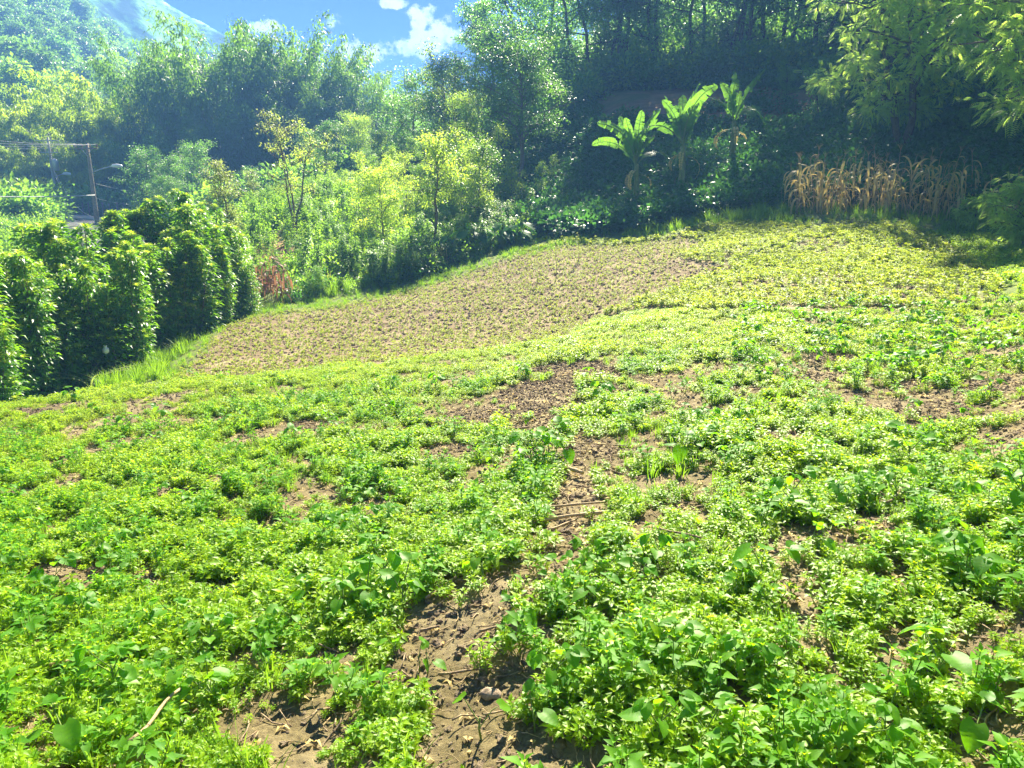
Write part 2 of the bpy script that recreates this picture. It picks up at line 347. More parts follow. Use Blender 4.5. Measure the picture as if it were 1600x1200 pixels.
def scatter(name, P, variants, scale, idx=None, tilt=.12, normal=None, label=None, kind='stuff', cat=None, rot=None):
    """one stuff object: a point mesh whose geometry nodes put a plant mesh on every point"""
    n = len(P); me = bpy.data.meshes.new(name); me.vertices.add(n); me.vertices.foreach_set('co', np.asarray(P, np.float32).ravel())
    r = np.stack([rs.randn(n)*tilt, rs.randn(n)*tilt, rs.rand(n)*6.283 if rot is None else rot], 1)
    a = me.attributes.new('rot', 'FLOAT_VECTOR', 'POINT'); a.data.foreach_set('vector', r.astype(np.float32).ravel())
    a = me.attributes.new('scl', 'FLOAT', 'POINT'); a.data.foreach_set('value', np.broadcast_to(scale, (n,)).astype(np.float32))
    if idx is None: idx = rs.randint(0, len(variants), n)
    a = me.attributes.new('idx', 'INT', 'POINT'); a.data.foreach_set('value', idx.astype(np.int32))
    c = bpy.data.collections.new(name+'_kinds')
    for k, v in enumerate(variants):
        o = bpy.data.objects.new(name+'_plant', v); c.objects.link(o)
    ng = bpy.data.node_groups.new(name+'_scatter', 'GeometryNodeTree'); N = ng.nodes; L = ng.links
    ng.interface.new_socket('Geometry', in_out='INPUT', socket_type='NodeSocketGeometry'); ng.interface.new_socket('Geometry', in_out='OUTPUT', socket_type='NodeSocketGeometry')
    gi = N.new('NodeGroupInput'); go = N.new('NodeGroupOutput'); ip = N.new('GeometryNodeInstanceOnPoints'); ci = N.new('GeometryNodeCollectionInfo')
    ci.inputs[0].default_value = c; ci.inputs['Separate Children'].default_value = True; ci.inputs['Reset Children'].default_value = True
    def na(nm, ty):
        q = N.new('GeometryNodeInputNamedAttribute'); q.data_type = ty; q.inputs[0].default_value = nm; return [o for o in q.outputs if o.enabled][0]
    er = N.new('FunctionNodeEulerToRotation')
    L.new(gi.outputs[0], ip.inputs['Points']); L.new(ci.outputs[0], ip.inputs['Instance']); ip.inputs['Pick Instance'].default_value = True
    L.new(na('idx', 'INT'), ip.inputs['Instance Index']); L.new(na('rot', 'FLOAT_VECTOR'), er.inputs[0]); L.new(er.outputs[0], ip.inputs['Rotation']); L.new(na('scl', 'FLOAT'), ip.inputs['Scale'])
    L.new(ip.outputs[0], go.inputs[0])
    o = link(name, me); md = o.modifiers.new('scatter', 'NODES'); md.node_group = ng
    tag(o, label, cat, kind=kind); return o

def inpoly(px, py, poly):
    inside = np.zeros(len(px), bool); m = len(poly)
    for i in range(m):
        x1, y1 = poly[i]; x2, y2 = poly[(i+1) % m]
        c = ((y1 > py) != (y2 > py)) & (px < (x2-x1)*(py-y1)/((y2-y1) or 1e-9)+x1); inside ^= c
    return inside

# where each kind of ground lies; the outlines were read off the photograph and are turned into ground areas through the terrain
BROWN = [(255,597),(300,560),(350,505),(400,490),(470,485),(560,470),(640,452),(720,430),(800,400),(880,375),(950,378),(1030,372),(1100,352),(1180,350),(1240,352),(1330,345),(1420,352),(1480,380),(1560,440),(1565,470),(1450,480),(1300,488),(1180,492),(1040,480),(980,485),(920,505),(880,528),(760,545),(600,566),(450,580)]
PLOT = [(255,597),(300,560),(350,505),(400,490),(470,485),(560,470),(640,452),(720,430),(800,400),(880,380),(960,385),(1060,372),(1110,380),(1060,400),(1120,418),(1060,450),(990,470),(920,505),(880,528),(760,545),(600,566),(450,580)]
STRIP = [(240,600),(300,540),(350,495),(400,480),(480,468),(560,458),(640,440),(700,420),(760,395),(830,372),(900,368),(950,378),(880,385),(800,402),(720,432),(640,455),(560,473),(470,488),(400,494),(350,510),(310,560),(270,598)]
# bare soil patches of the near field: column, row, half width, half height
BARE = [(755,960,125,60),(745,1040,135,70),(765,1150,115,75),(860,865,75,48),(800,915,60,36),(905,760,45,40),(900,790,40,50),(925,720,45,40),(850,620,70,32),(900,580,65,20),(760,650,60,16),(950,610,40,14),(830,660,50,22),
 (650,1040,40,50),(110,890,70,14),(1510,1010,50,45),(1560,1110,60,40),(1400,1000,40,30),(1240,920,50,28),(1450,640,60,20),(1300,560,60,9),(1280,590,45,8),(1420,600,40,8),(1220,680,50,14),(1550,600,50,12),
 (1440,660,40,14),(120,750,45,10),(270,760,40,9),(240,900,40,9),(420,880,20,6),(60,640,40,6),(280,1090,40,9),(500,660,40,8),(1350,820,50,10),(1580,680,50,18),(1250,830,60,12),(1000,880,20,10),(430,1010,25,8),(350,910,30,8),(10,990,20,8),(1150,1090,30,12),(1400,900,40,12),(700,700,50,12),(1590,960,30,14),(345,745,30,10)]

# ------------------------------------------------------------------ ground sheet
def build_ground():
    az = np.concatenate([np.linspace(-math.pi, -.80, 45)[:-1], np.linspace(-.80, .80, 520), np.linspace(.80, math.pi, 45)[1:]])
    dd = np.concatenate([[.02, .2, .45], np.exp(np.linspace(math.log(.8), math.log(16), 400)), np.exp(np.linspace(math.log(16), math.log(1500), 210))[1:]])
    A, D = np.meshgrid(az, dd); x = D*np.sin(A); y = D*np.cos(A)
    X = x.ravel(); Y = y.ravel(); Z = G(X, Y)
    V = np.stack([X, Y, Z], 1); na, nd = len(az), len(dd)
    i = np.arange(nd-1)[:, None]*na; j = np.arange(na-1)[None]
    Q = np.stack([i+j, i+j+1, i+na+j+1, i+na+j], -1).reshape(-1, 4)[:, ::-1]
    b = MB(); b.add(V, Q); me = b.mesh('ground', ['soil'], smooth=True)
    px, py = topix(V); d = D.ravel(); front = Y > .5
    col = np.zeros((len(V), 4), np.float32); col[:, 3] = 1
    strip = inpoly(px, py, STRIP) & front & (d > 14)
    field = inpoly(px, py, BROWN) & front & (d > 13.5)
    plot = inpoly(px, py, PLOT) & front & (d > 13.5)
    nz = fbm(X, Y, 2.2, 4, 77)
    g = np.where(strip, .8, 0.)
    g = np.where(field & ~plot & ~strip, np.clip(.25+nz, 0, .7), g)
    g = np.where((d > 13.5) & ~field & ~strip, .85, g)
    g = np.where((d <= 13.6), .12, g)
    red = np.where((d > 42) & (d < 70), .75*np.clip(1.7-1.7*np.hypot((px-1120)/230, (py-168)/48), 0, 1), 0)
    red = np.maximum(red, np.where((d > 26) & (d < 40), .7*np.clip(1.6-1.6*np.hypot((px-430)/55, (py-390)/36), 0, 1), 0))
    red = np.maximum(red, ((px > 820) & (px < 1010) & (py > 195) & (py < 206) & (d > 40) & (d < 62))*.6)
    red = np.maximum(red, np.where((d > 38) & (d < 70), np.clip(1.6-1.6*np.hypot((px-1440)/50, (py-130)/36), 0, 1), 0))
    red = np.where(red > 0, np.clip(red+nz*.5, 0, 1), 0)
    col[:, 0] = g; col[:, 1] = red; col[:, 2] = sstep(110, 160, d)
    c = me.color_attributes.new('kindmap', 'FLOAT_COLOR', 'POINT'); c.data.foreach_set('color', col.ravel())
    o = link('ground', me); tag(o, 'hillside field of bare brown soil under low weeds', kind='structure')
build_ground()

# ------------------------------------------------------------------ small plants for the field
def weed(seed, n_st, h, L, spread, mats=('weed',), n_pair=4, up=.25):
    r = np.random.RandomState(seed); b = MB()
    for k in range(n_st):
        a = r.rand()*6.283; out = np.array([math.cos(a), math.sin(a), 0])*spread*(.3+.7*r.rand()); hh = h*(.6+.5*r.rand())
        base = out*.25; top = out+np.array([0, 0, hh]); mid = (base+top)/2+out*.1
        pts = np.array([base, mid, top]); b.tube(pts, [.0022, .0018, .0012], 3, mat=1, cap=False)
        for q in range(n_pair):
            t = .35+.65*(q+.5)/n_pair; p = base*(1-t)+top*t; a2 = a+q*1.57+r.rand()*.6
            for sgn in (0, math.pi):
                aa = a2+sgn+r.randn()*.2; d = np.array([math.cos(aa), math.sin(aa), up+r.randn()*.25]); ll = L*(.7+.55*r.rand())*(1.15-.4*abs(t-.6))
                b.leaves(p+d*.004, d, [0, 0, 1.], ll, ll*.5, .16, 0, .14, lv=r.rand())
        aa = r.rand()*6.28
        for q in range(3):
            d = np.array([math.cos(aa+q*2.1), math.sin(aa+q*2.1), .9]); b.leaves(top, d, [0, 0, 1.], L*.6, L*.28, .2, 0, .1, lv=.6+.4*r.rand())
    return b.mesh('weed', [mats[0], 'stem'])
WEEDS = [weed(10+i, 5+i % 3, .068+.014*(i % 4), .026+.005*(i % 3), .055+.01*(i % 3)) for i in range(8)]
WEEDS2 = [weed(40+i, 4, .06+.01*(i % 3), .026, .05, ('weed2',), 3) for i in range(4)]
BROADW = [weed(140+i, 3, .11+.02*i, .042, .05, ('weed_b',), 3, .35) for i in range(4)]
def litter(seed):
    r = np.random.RandomState(seed); b = MB()
    if seed % 3: 
        P = np.stack([np.linspace(-.05, .05, 5), .006*np.sin(np.arange(5)*1.3+seed), .004+.003*np.cos(np.arange(5)*2.)], 1)*(1 if seed % 2 else .6); b.tube(P, .0016+.0008*(seed % 2), 4)
    else: b.leaves(np.zeros((2, 3)), [[1, .2, .1], [-.3, 1, .2]], [0, 0, 1.], .026, .011, .2, 0, .3)
    return b.mesh('litter', ['dry' if seed % 3 == 0 else ('stick' if seed % 2 else 'straw')])
LITTER = [litter(i) for i in range(6)]
SEEDL = [weed(60+i, 3, .05+.02*(i % 3), .040, .03, ('seedling',), 2, .5) for i in range(5)]
def grass_tuft(seed, n, h, w, mat='grass', droop=.5, spread=.05):
    r = np.random.RandomState(seed); b = MB()
    for k in range(n):
        a = r.rand()*6.283; o = np.array([math.cos(a), math.sin(a), 0]); hh = h*(.5+.6*r.rand()); t = np.linspace(0, 1, 5)[:, None]
        p = o*spread*r.rand()+o*hh*droop*t**2*r.rand()*1.4+np.array([0, 0, 1])*hh*(t-.28*t**3*droop)
        side = np.array([-o[1], o[0], 0]); ww = w*(1-t**2)*.5+.0006
        V = np.concatenate([p-side*ww, p+side*ww]); i = np.arange(4); Q = np.stack([i, i+1, i+6, i+5], 1)
        b.add(V, Q, None, 0, r.rand())
    return b.mesh('grass', [mat])
TUFTS = [grass_tuft(80+i, 22, .16, .006, spread=.07) for i in range(4)]
TALLG = [grass_tuft(90+i, 30, .8, .02, 'grass', .6, .2) for i in range(4)]

def polar_points(n, a0, a1, d0, d1):
    """uniform over ground area"""
    a = a0+(a1-a0)*rs.rand(n); d = np.sqrt(d0*d0+(d1*d1-d0*d0)*rs.rand(n)); return d*np.sin(a), d*np.cos(a)
def bare_mask(px, py, jit):
    m = np.full(len(px), 9.)
    for cx, cy, rx, ry in BARE:
        if ry < 40: ry = ry*1.4+5 if cy > 800 else ry
        m = np.minimum(m, np.hypot((px-cx)/rx, (py-cy-.045*max(0, cy-520))/ry))
    return m+jit
def field_cover():
    # near field: dense mounds of weeds with gaps
    x, y = polar_points(285000, -1.72, 1.72, .5, 17.2); z = G(x, y)
    px, py = topix(np.stack([x, y, z], 1)); d = np.hypot(x, y)
    edge = ~(inpoly(px, py, BROWN) & (d > 13.0)) & ((d < 12.6) | inpoly(px, py, [(-400,640),(0,630),(240,603),(450,583),(600,569),(760,549),(880,532),(920,508),(1000,485),(1200,494),(1450,482),(1600,455),(3400,380),(3400,1700),(-400,1700)]))
    cl = 1.25*fbm(x, y, .75, 3, 101)+.75*fbm(x, y, .22, 2, 131)
    bm = bare_mask(px, py, .45*fbm(x, y, .3, 3, 151))
    dens = np.clip(.84+1.3*cl, .05, 1)*np.where(bm < .92, .02, np.where(bm < 1.15, .45, 1))
    right = sstep(1000, 1500, px)*sstep(860, 560, py)
    dens *= 1-.35*right*(cl < .15)
    dens *= (1-.42*sstep(6, 11, d))*np.where(np.abs(np.arctan2(x, y)) > .78, .8, 1)
    keep = edge & (rs.rand(len(x)) < dens)
    x, y, z, cl, px, py, d = (v[keep] for v in (x, y, z, cl, px, py, d))
    sc = .80*np.clip(.98+.7*cl, .45, 1.6)*(.7+.5*rs.rand(len(x)))
    sc *= 1+.20*sstep(7, 12, d)
    pale = rs.rand(len(x)) < np.clip(.15+.70*sstep(4.5, 9, d), 0, 1)
    P = np.stack([x, y, z-.008], 1)
    scatter('weeds', P[~pale], WEEDS, sc[~pale], label='dense low green weeds covering the near field')
    scatter('pale_weeds', P[pale], WEEDS2, sc[pale]*1.1, label='paler yellow green weeds covering the far side of the near field')
    q = rs.rand(len(P)) < .035*(1+1.5*(fbm(x, y, 1.2, 2, 171) > .15))
    scatter('broad_weeds', P[q & (d < 9)], BROADW, .8+.6*rs.rand((q & (d < 9)).sum()), label='taller broad leaved weeds mixed into the near field')
    q = (rs.rand(len(P)) < .02+.10*(fbm(x, y, 1.0, 2, 181) > .3))
    scatter('field_grass', P[q], TUFTS, .45+.55*rs.rand(q.sum()), label='thin grass blades mixed into the near field')
    lx, ly = polar_points(13000, -.7, .7, 1.6, 9); lz = G(lx, ly)+.006
    scatter('straw_litter', np.stack([lx, ly, lz], 1), LITTER, .5+1.0*rs.rand(len(lx)), tilt=.25, label='bits of straw and dead leaves littering the soil')
    # middle plots
    x, y = polar_points(72000, -.62, .72, 13.2, 31); z = G(x, y); px, py = topix(np.stack([x, y, z], 1)); d = np.hypot(x, y)
    inb = inpoly(px, py, BROWN); pl = inpoly(px, py, PLOT)
    cl = fbm(x, y, 1.6, 4, 201)
    # planted rows on the brown plot
    rowc = np.sin((x*.55+y*.83)*2*math.pi/.34)
    dens = np.where(pl, .40+.45*(rowc > .2)*(.6+cl)+.10*sstep(18, 24, d)*sstep(700, 1000, px), np.clip(.62+.75*cl, .12, 1))
    bare2 = np.minimum(np.minimum(np.hypot((px-1460)/90, (py-462)/16), np.hypot((px-1280)/50, (py-385)/14)), np.minimum(np.hypot((px-1090)/60, (py-420)/14), np.hypot((px-1310)/60, (py-348)/9)))
    dens = dens*np.where(bare2 < 1, .35, 1)
    keep = inb & (rs.rand(len(x)) < dens)
    x, y, z, pl, px, d = (v[keep] for v in (x, y, z, pl, px, d)); P = np.stack([x, y, z-.005], 1)
    sc = (.9+.7*rs.rand(len(x)))
    scatter('seedlings', P[pl], SEEDL, sc[pl]*.68, label='sparse bean seedlings in rows on the bare brown plot')
    w = ~pl; scatter('field_weeds', P[w], WEEDS2+SEEDL, sc[w]*1.35, label='patchy pale weeds on the far right part of the field')
    # grass strip and ground beyond
    x, y = polar_points(30000, -.62, .1, 14, 32); z = G(x, y); px, py = topix(np.stack([x, y, z], 1))
    keep = inpoly(px+rs.randn(len(px))*6, py+rs.randn(len(px))*3, STRIP) & (rs.rand(len(px)) < .62+.8*fbm(x, y, .9, 3, 211)); P = np.stack([x, y, z-.01], 1)[keep]
    scatter('grass_strip', P, TUFTS+WEEDS2[:2], .45+1.0*rs.rand(len(P))**1.6, label='short bright grass along the edge of the brown plot')
field_cover()

def clods():
    V = []
    for s in range(6):
        r = np.random.RandomState(300+s); import bmesh
        bm = bmesh.new(); bmesh.ops.create_icosphere(bm, subdivisions=2, radius=1)
        for v in bm.verts:
            k = 1+.28*math.sin(v.co.x*3+s)*math.cos(v.co.y*4-s)+.30*r.randn()*.8; v.co = v.co*k; v.co.z *= .6
        me = bpy.data.meshes.new('clod'); bm.to_mesh(me); bm.free(); me.materials.append(MT['clod']); V.append(me)
    x, y = polar_points(210000, -1.0, 1.0, 1.2, 12); z = G(x, y); px, py = topix(np.stack([x, y, z], 1))
    bm_ = bare_mask(px, py, .3*fbm(x, y, .3, 3, 151)); d = np.hypot(x, y)
    keep = (rs.rand(len(x)) < np.where(bm_ < 1.1, .75, .12)); P = np.stack([x, y, z], 1)[keep]
    sz = (.0024+.015*rs.rand(len(P))**5+.0008*d[keep])
    scatter('soil_clods', P, V, sz, tilt=.6, label='crumbs and clods of brown soil on the bare patches')
    x, y = polar_points(26000, -.55, .7, 13.2, 31); z = G(x, y); px, py = topix(np.stack([x, y, z], 1)); keep = inpoly(px, py, BROWN); P = np.stack([x, y, z], 1)[keep]
    scatter('plot_clods', P, V, .014+.03*rs.rand(len(P))**2, tilt=.5, label='larger brown soil clods on the tilled plot')
clods()
# ------------------------------------------------------------------ far mountain (beyond the valley)
def mountain():
    ridge = [(-500,-330),(-200,-200),(0,-110),(120,-75),(200,-35),(270,10),(335,46),(400,80),(470,112),(560,150),(660,185),(800,215),(1000,240)]
    rp = np.array([hz(px, py, 430+.15*(px-300)) for px, py in ridge]); n = 260; m = 90
    t = np.linspace(0, 1, n); k = np.linspace(0, 1, len(rp)); R = np.stack([np.interp(t, k, rp[:, i]) for i in range(3)], 1)
    s = np.linspace(0, 1, m)[None, :, None]; foot = R*np.array([.52, .52, 0])+np.array([-30, 0, -6.])
    back = R*np.array([1.35, 1.35, 0])+np.array([0, 0, -6.])
    P = R[:, None]*(1-s)+foot[:, None]*s; B = R[:, None]*(1-s[:, ::3])+back[:, None]*s[:, ::3]
    def dz(P, s):
        x = P[..., 0].ravel(); y = P[..., 1].ravel()
        g = np.abs(fbm(x, y, 60, 4, 501)).reshape(P.shape[:2])*36+fbm(x, y, 18, 4, 502).reshape(P.shape[:2])*5
        P[..., 2] += (g-10)*np.sin(np.clip(s[..., 0], 0, 1)*math.pi)**.6+fbm(x, y, 8, 3, 503).reshape(P.shape[:2])*1.2
        return P
    P = dz(P, s); B = dz(B, s[:, ::3])
    A = np.concatenate([B[:, ::-1][:, :-1], P], 1); mm = A.shape[1]
    i = np.arange(n-1)[:, None]*mm; j = np.arange(mm-1)[None]; Q = np.stack([i+j, i+j+1, i+mm+j+1, i+mm+j], -1).reshape(-1, 4)
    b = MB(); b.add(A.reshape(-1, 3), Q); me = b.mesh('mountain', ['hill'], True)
    o = link('hills', me); tag(o, 'grassy mountain flank with painted gully shade beyond the valley', kind='structure')
def hill_mat():
    m, nt, N, L = newmat('mountain grass with gully shade'); out = N.new('ShaderNodeOutputMaterial'); p = N.new('ShaderNodeBsdfPrincipled'); tc = N.new('ShaderNodeTexCoord')
    def noise(s, st=(1, 1, 1)):
        mp = N.new('ShaderNodeMapping'); mp.inputs['Scale'].default_value = st; L.new(tc.outputs['Object'], mp.inputs[0])
        n = N.new('ShaderNodeTexNoise'); L.new(mp.outputs[0], n.inputs['Vector']); n.inputs['Scale'].default_value = s; n.inputs['Detail'].default_value = 9; n.inputs['Roughness'].default_value = .7; return n.outputs['Fac']
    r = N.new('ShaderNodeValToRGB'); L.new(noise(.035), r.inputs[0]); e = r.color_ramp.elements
    e[0].position = .42; e[0].color = (.008, .03, .012, 1); e[1].position = .56; e[1].color = (.28, .52, .02, 1); q = e.new(.48); q.color = (.09, .24, .025, 1)  # dark end of the ramp paints gully shade into the grass colour
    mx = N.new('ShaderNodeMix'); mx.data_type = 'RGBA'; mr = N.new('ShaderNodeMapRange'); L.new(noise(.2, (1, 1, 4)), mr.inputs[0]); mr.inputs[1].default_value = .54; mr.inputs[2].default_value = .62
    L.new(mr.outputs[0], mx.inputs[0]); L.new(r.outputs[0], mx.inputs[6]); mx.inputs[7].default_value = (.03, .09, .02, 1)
    L.new(mx.outputs[2], p.inputs['Base Color']); p.inputs['Roughness'].default_value = 1; p.inputs['Specular IOR Level'].default_value = .1
    L.new(p.outputs[0], out.inputs[0]); MT['hill'] = m
hill_mat(); mountain()

# ------------------------------------------------------------------ tree kinds
def rnd3(r, n=None):
    v = r.randn(n, 3) if n else r.randn(3); return unit(v)
def gen_tree(name, seed, H, r0=.12, cb=.3, rx=2.2, limbs=14, subs=5, cr=.5, nl=60, L=.14, Wd=.07, leaf='tree_m', bark='bark', stems=1, lean=0, fork=.3, flat=.7, droop=.2, top=1.0, pinnate=False, leaf2=None, prof=2.0):
    r = np.random.RandomState(seed); tb = MB(); cbm = MB(); C = []
    for s in range(stems):
        a0 = r.rand()*6.28; ld = np.array([math.cos(a0), math.sin(a0), 0]); sp = (fork*H*.35*(s > 0 or stems > 1)+lean*H)
        hs = H*(1 if s == 0 else .78+.2*r.rand()); n = 9; t = np.linspace(0, 1, n)
        wob = np.cumsum(r.randn(n, 3)*[.022*H, .022*H, 0], 0)*.6; wob[0] = 0
        P = ld*sp*(t**1.2)[:, None]+wob; P[:, 2] = t*hs
        rr = r0*(1-.82*t)*(1 if stems == 1 else .75); rr[0] *= 1.25
        tb.tube(P, rr, 7)
        nlb = max(3, limbs//stems)
        for k in range(nlb):
            u = (k+.5*r.rand())/nlb; tt = cb+(1-cb)*u*.97; z = tt*hs
            p0 = np.array([np.interp(z, P[:, 2], P[:, i]) for i in range(2)]+[z])
            w = math.sqrt(max(.03, 1-abs((u-.42)/.62)**prof)); ln = rx*w*(.65+.5*r.rand())*(1 if stems == 1 else .75)
            a = k*2.4+r.randn()*.4+seed; d = np.array([math.cos(a), math.sin(a), .35+.5*u*top+.15*r.randn()]); m = 6; q = np.linspace(0, 1, m)[:, None]
            start = p0-np.array([0, 0, ln*.15])
            bend = rnd3(r)*ln*.12
            Q = start+d*ln*q+bend*np.sin(q*3.1)-np.array([0, 0, 1])*ln*droop*q**2
            tb.tube(Q, np.interp(z, P[:, 2], rr)*.5*(1-.8*q[:, 0])+.006, 5, cap=False)
            for j in range(subs):
                f = .35+.65*(j+r.rand())/subs; f = min(f, 1); b0 = Q[min(int(f*(m-1)), m-1)]; e = b0+rnd3(r)*ln*.33*np.array([1, 1, .8])+np.array([0, 0, ln*.08])
                tb.tube([b0, (b0+e)/2+rnd3(r)*.05, e], [.018*H/6, .012*H/6, .005], 4, cap=False); C.append((e, cr*(.7+.5*r.rand())))
        C.append((P[-1], cr*.7)); C.append((P[-2], cr*.8))
    lvb = r.rand(len(C))
    for (c, rad), bv in zip(C, lvb):
        n = int(nl*(rad/cr)**2*(.7+.6*r.rand()))
        off = r.randn(n, 3)*[rad*.5, rad*.5, rad*.5*flat]; p = c+off; D = unit(off+r.randn(n, 3)*rad*.35)+np.array([0, 0, -droop])
        U = np.array([0, 0, 1.])+r.randn(n, 3)*.45; ll = L*(.65+.6*r.rand(n)); lv = np.clip(bv*.6+.4*r.rand(n), 0, 1)
        mt = 1 if (leaf2 and r.rand() < .3) else 0
        if pinnate:
            D = unit(D); Sd = unit(np.cross(D, U)); K = 8
            for q in range(K):
                f = (q+1)/(K+.5); s_ = math.sin(.4+f*2.4)
                base = p+D*ll[:, None]*f-np.array([0, 0, 1])*ll[:, None]*.25*f*f
                for sg in (-1, 1): cbm.leaves(base, Sd*sg+D*.45, U, ll*.36*s_, Wd*s_*np.ones(n), .1, mt, .08, lv)
        else: cbm.leaves(p, D, U, ll, Wd*ll/L, .15, mt, .1, lv)
    tm = tb.mesh('trunk', [bark], True); cm = cbm.mesh('crown', [leaf] + ([leaf2] if leaf2 else []))
    return Proto(name, [('trunk', tm), ('crown', cm)])

def gen_bamboo(seed, H, n=30, spread=2.2, leaf='bamboo_d', L=.42, Wd=.10, per=520, arch=.28, low=.25):
    r = np.random.RandomState(seed); tb = MB(); lb = MB()
    for k in range(n):
        a = r.rand()*6.283; rr = math.sqrt(r.rand()); o = np.array([math.cos(a), math.sin(a), 0]); h = H*(1-.45*rr*r.rand()-.12*r.rand()); t = np.linspace(0, 1, 14)[:, None]
        base = o*rr*spread*.45; out = h*arch*(.35+.9*r.rand())
        P = base+o*(spread*.5*t+out*t**3)+np.array([0, 0, 1])*h*(t-.16*t**4*(.6+out/h*2.2))
        tb.tube(P, .05*(1-.85*t[:, 0])*H/12, 5, cap=False)
        m = per; f = low+(1-low)*r.rand(m)**.8; ii = f*13; i0 = np.clip(ii.astype(int), 0, 12); c = P[i0]+(P[i0+1]-P[i0])*(ii-i0)[:, None]
        rad = (.16+.95*np.sin(np.clip((1-f)*2.6+.28, 0, math.pi)))*H/14
        # foliage hangs in sprays from side twigs
        tw = r.randint(0, 40, m); ta = tw*2.4+a; tf = low+(1-low)*((tw+.5)/40); f2 = np.clip(tf+r.randn(m)*.012, 0, 1); ii = f2*13; i0 = np.clip(ii.astype(int), 0, 12); c = P[i0]+(P[i0+1]-P[i0])*(ii-i0)[:, None]
        rad = (.30+.85*np.sin(np.clip((1-f2)*2.6+.35, 0, math.pi)))*H/14
        q = r.rand(m); d = np.stack([np.cos(ta), np.sin(ta), np.zeros(m)], 1)
        p = c+d*(rad*q)[:, None]+r.randn(m, 3)*.16*H/14+np.stack([np.zeros(m), np.zeros(m), .25*rad*q-.55*rad*q*q], 1)
        D = d*.6+r.randn(m, 3)*.45+np.array([0, 0, -.75]); U = d+np.array([0, 0, .9])+r.randn(m, 3)*.3
        ll = L*(.6+.7*r.rand(m)); lb.leaves(p, D, U, ll, Wd*ll/L, .1, 0, .12, np.clip(.25*r.rand()+.2*hash2(tw.astype(float), tw*0., int(seed+k))+.55*r.rand(m), 0, 1))
    return Proto('bamboo_clump', [('culms', tb.mesh('culms', ['culm'], True)), ('foliage', lb.mesh('foliage', [leaf]))])

def put(proto, px, d, label, cat='tree', group=None, top=None, H=None, rot=None, scale=None, name=None, sink=.1):
    """stand a tree on the ground in the direction of column px at distance d; top = the photo row its tip reaches"""
    g = gd(px, d)
    if top is not None:
        zt = EYE+ray(px, top)[2]/math.hypot(*ray(px, top)[:2])*d; scale = max(.2, (zt-g.z)/H)
    g.z -= sink
    return proto.place(g, rot if rot is not None else random.random()*6.28, scale or 1, label, cat, group, name=name)
random.seed(4)

# bamboo
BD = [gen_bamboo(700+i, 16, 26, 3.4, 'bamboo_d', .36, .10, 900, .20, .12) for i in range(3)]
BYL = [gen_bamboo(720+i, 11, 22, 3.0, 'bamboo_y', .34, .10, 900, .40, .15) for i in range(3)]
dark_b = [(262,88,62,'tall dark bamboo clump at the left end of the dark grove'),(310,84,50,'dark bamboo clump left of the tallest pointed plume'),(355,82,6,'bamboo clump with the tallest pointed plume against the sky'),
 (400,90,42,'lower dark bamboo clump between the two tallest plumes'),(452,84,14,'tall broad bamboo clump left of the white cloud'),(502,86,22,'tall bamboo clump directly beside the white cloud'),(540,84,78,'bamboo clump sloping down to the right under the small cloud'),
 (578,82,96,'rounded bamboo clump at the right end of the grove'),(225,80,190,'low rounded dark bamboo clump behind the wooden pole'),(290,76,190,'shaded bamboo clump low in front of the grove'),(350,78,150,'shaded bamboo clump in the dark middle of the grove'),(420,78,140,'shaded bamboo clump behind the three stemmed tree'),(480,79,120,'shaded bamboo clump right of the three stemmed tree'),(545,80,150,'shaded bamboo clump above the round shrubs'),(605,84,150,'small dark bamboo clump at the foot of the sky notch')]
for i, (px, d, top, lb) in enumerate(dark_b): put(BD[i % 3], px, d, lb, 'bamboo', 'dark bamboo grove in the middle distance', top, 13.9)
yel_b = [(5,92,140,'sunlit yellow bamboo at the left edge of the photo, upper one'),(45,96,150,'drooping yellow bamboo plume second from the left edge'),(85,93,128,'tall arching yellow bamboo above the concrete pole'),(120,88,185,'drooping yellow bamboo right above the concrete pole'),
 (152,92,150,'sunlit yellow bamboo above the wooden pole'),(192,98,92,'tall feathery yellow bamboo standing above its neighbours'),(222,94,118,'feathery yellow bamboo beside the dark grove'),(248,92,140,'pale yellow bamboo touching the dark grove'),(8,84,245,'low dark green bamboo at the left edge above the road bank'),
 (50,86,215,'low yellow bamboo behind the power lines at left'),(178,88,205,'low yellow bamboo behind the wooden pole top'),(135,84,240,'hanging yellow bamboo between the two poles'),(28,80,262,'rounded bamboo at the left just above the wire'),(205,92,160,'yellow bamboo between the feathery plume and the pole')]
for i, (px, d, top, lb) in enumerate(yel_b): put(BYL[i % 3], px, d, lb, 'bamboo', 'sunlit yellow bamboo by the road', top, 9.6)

# trees far up the left hill
FT = [gen_tree('hillside_tree', 800+i, 9, .2, .15, 3.8, 12, 4, 1.3, 60, .62, .42, ['tree_m', 'under', 'tree_d', 'tree_m'][i], 'barkd', droop=.1) for i in range(4)]
def far_trees():
    r = np.random.RandomState(12); n = 0; tries = 0; used = []
    while n < 170 and tries < 4000:
        tries += 1; px = r.uniform(-60, 285); d = r.uniform(125, 300)
        g = gd(px, d); x, y = topix(np.array([[g.x, g.y, g.z]])); y = y[0]
        if y > 260 or any((g.x-a)**2+(g.y-b)**2 < 28 for a, b in used): continue
        used.append((g.x, g.y)); k = r.randint(0, 4); g.z -= .8
        zone = ['rounded dark crowned tree among the wood high on the left hill', 'pale sunlit crown in the wood high on the left hill', 'blue green shaded crown in the wood high on the left hill', 'bright leafy crown in the wood high on the left hill'][k]
        FT[k].place(g, r.rand()*6.28, (.55+.55*r.rand()), zone, 'tree', ['dark round crowns on the left hill', 'pale sunlit crowns on the left hill', 'blue green crowns on the left hill', 'bright leafy crowns on the left hill'][k]); n += 1
far_trees()

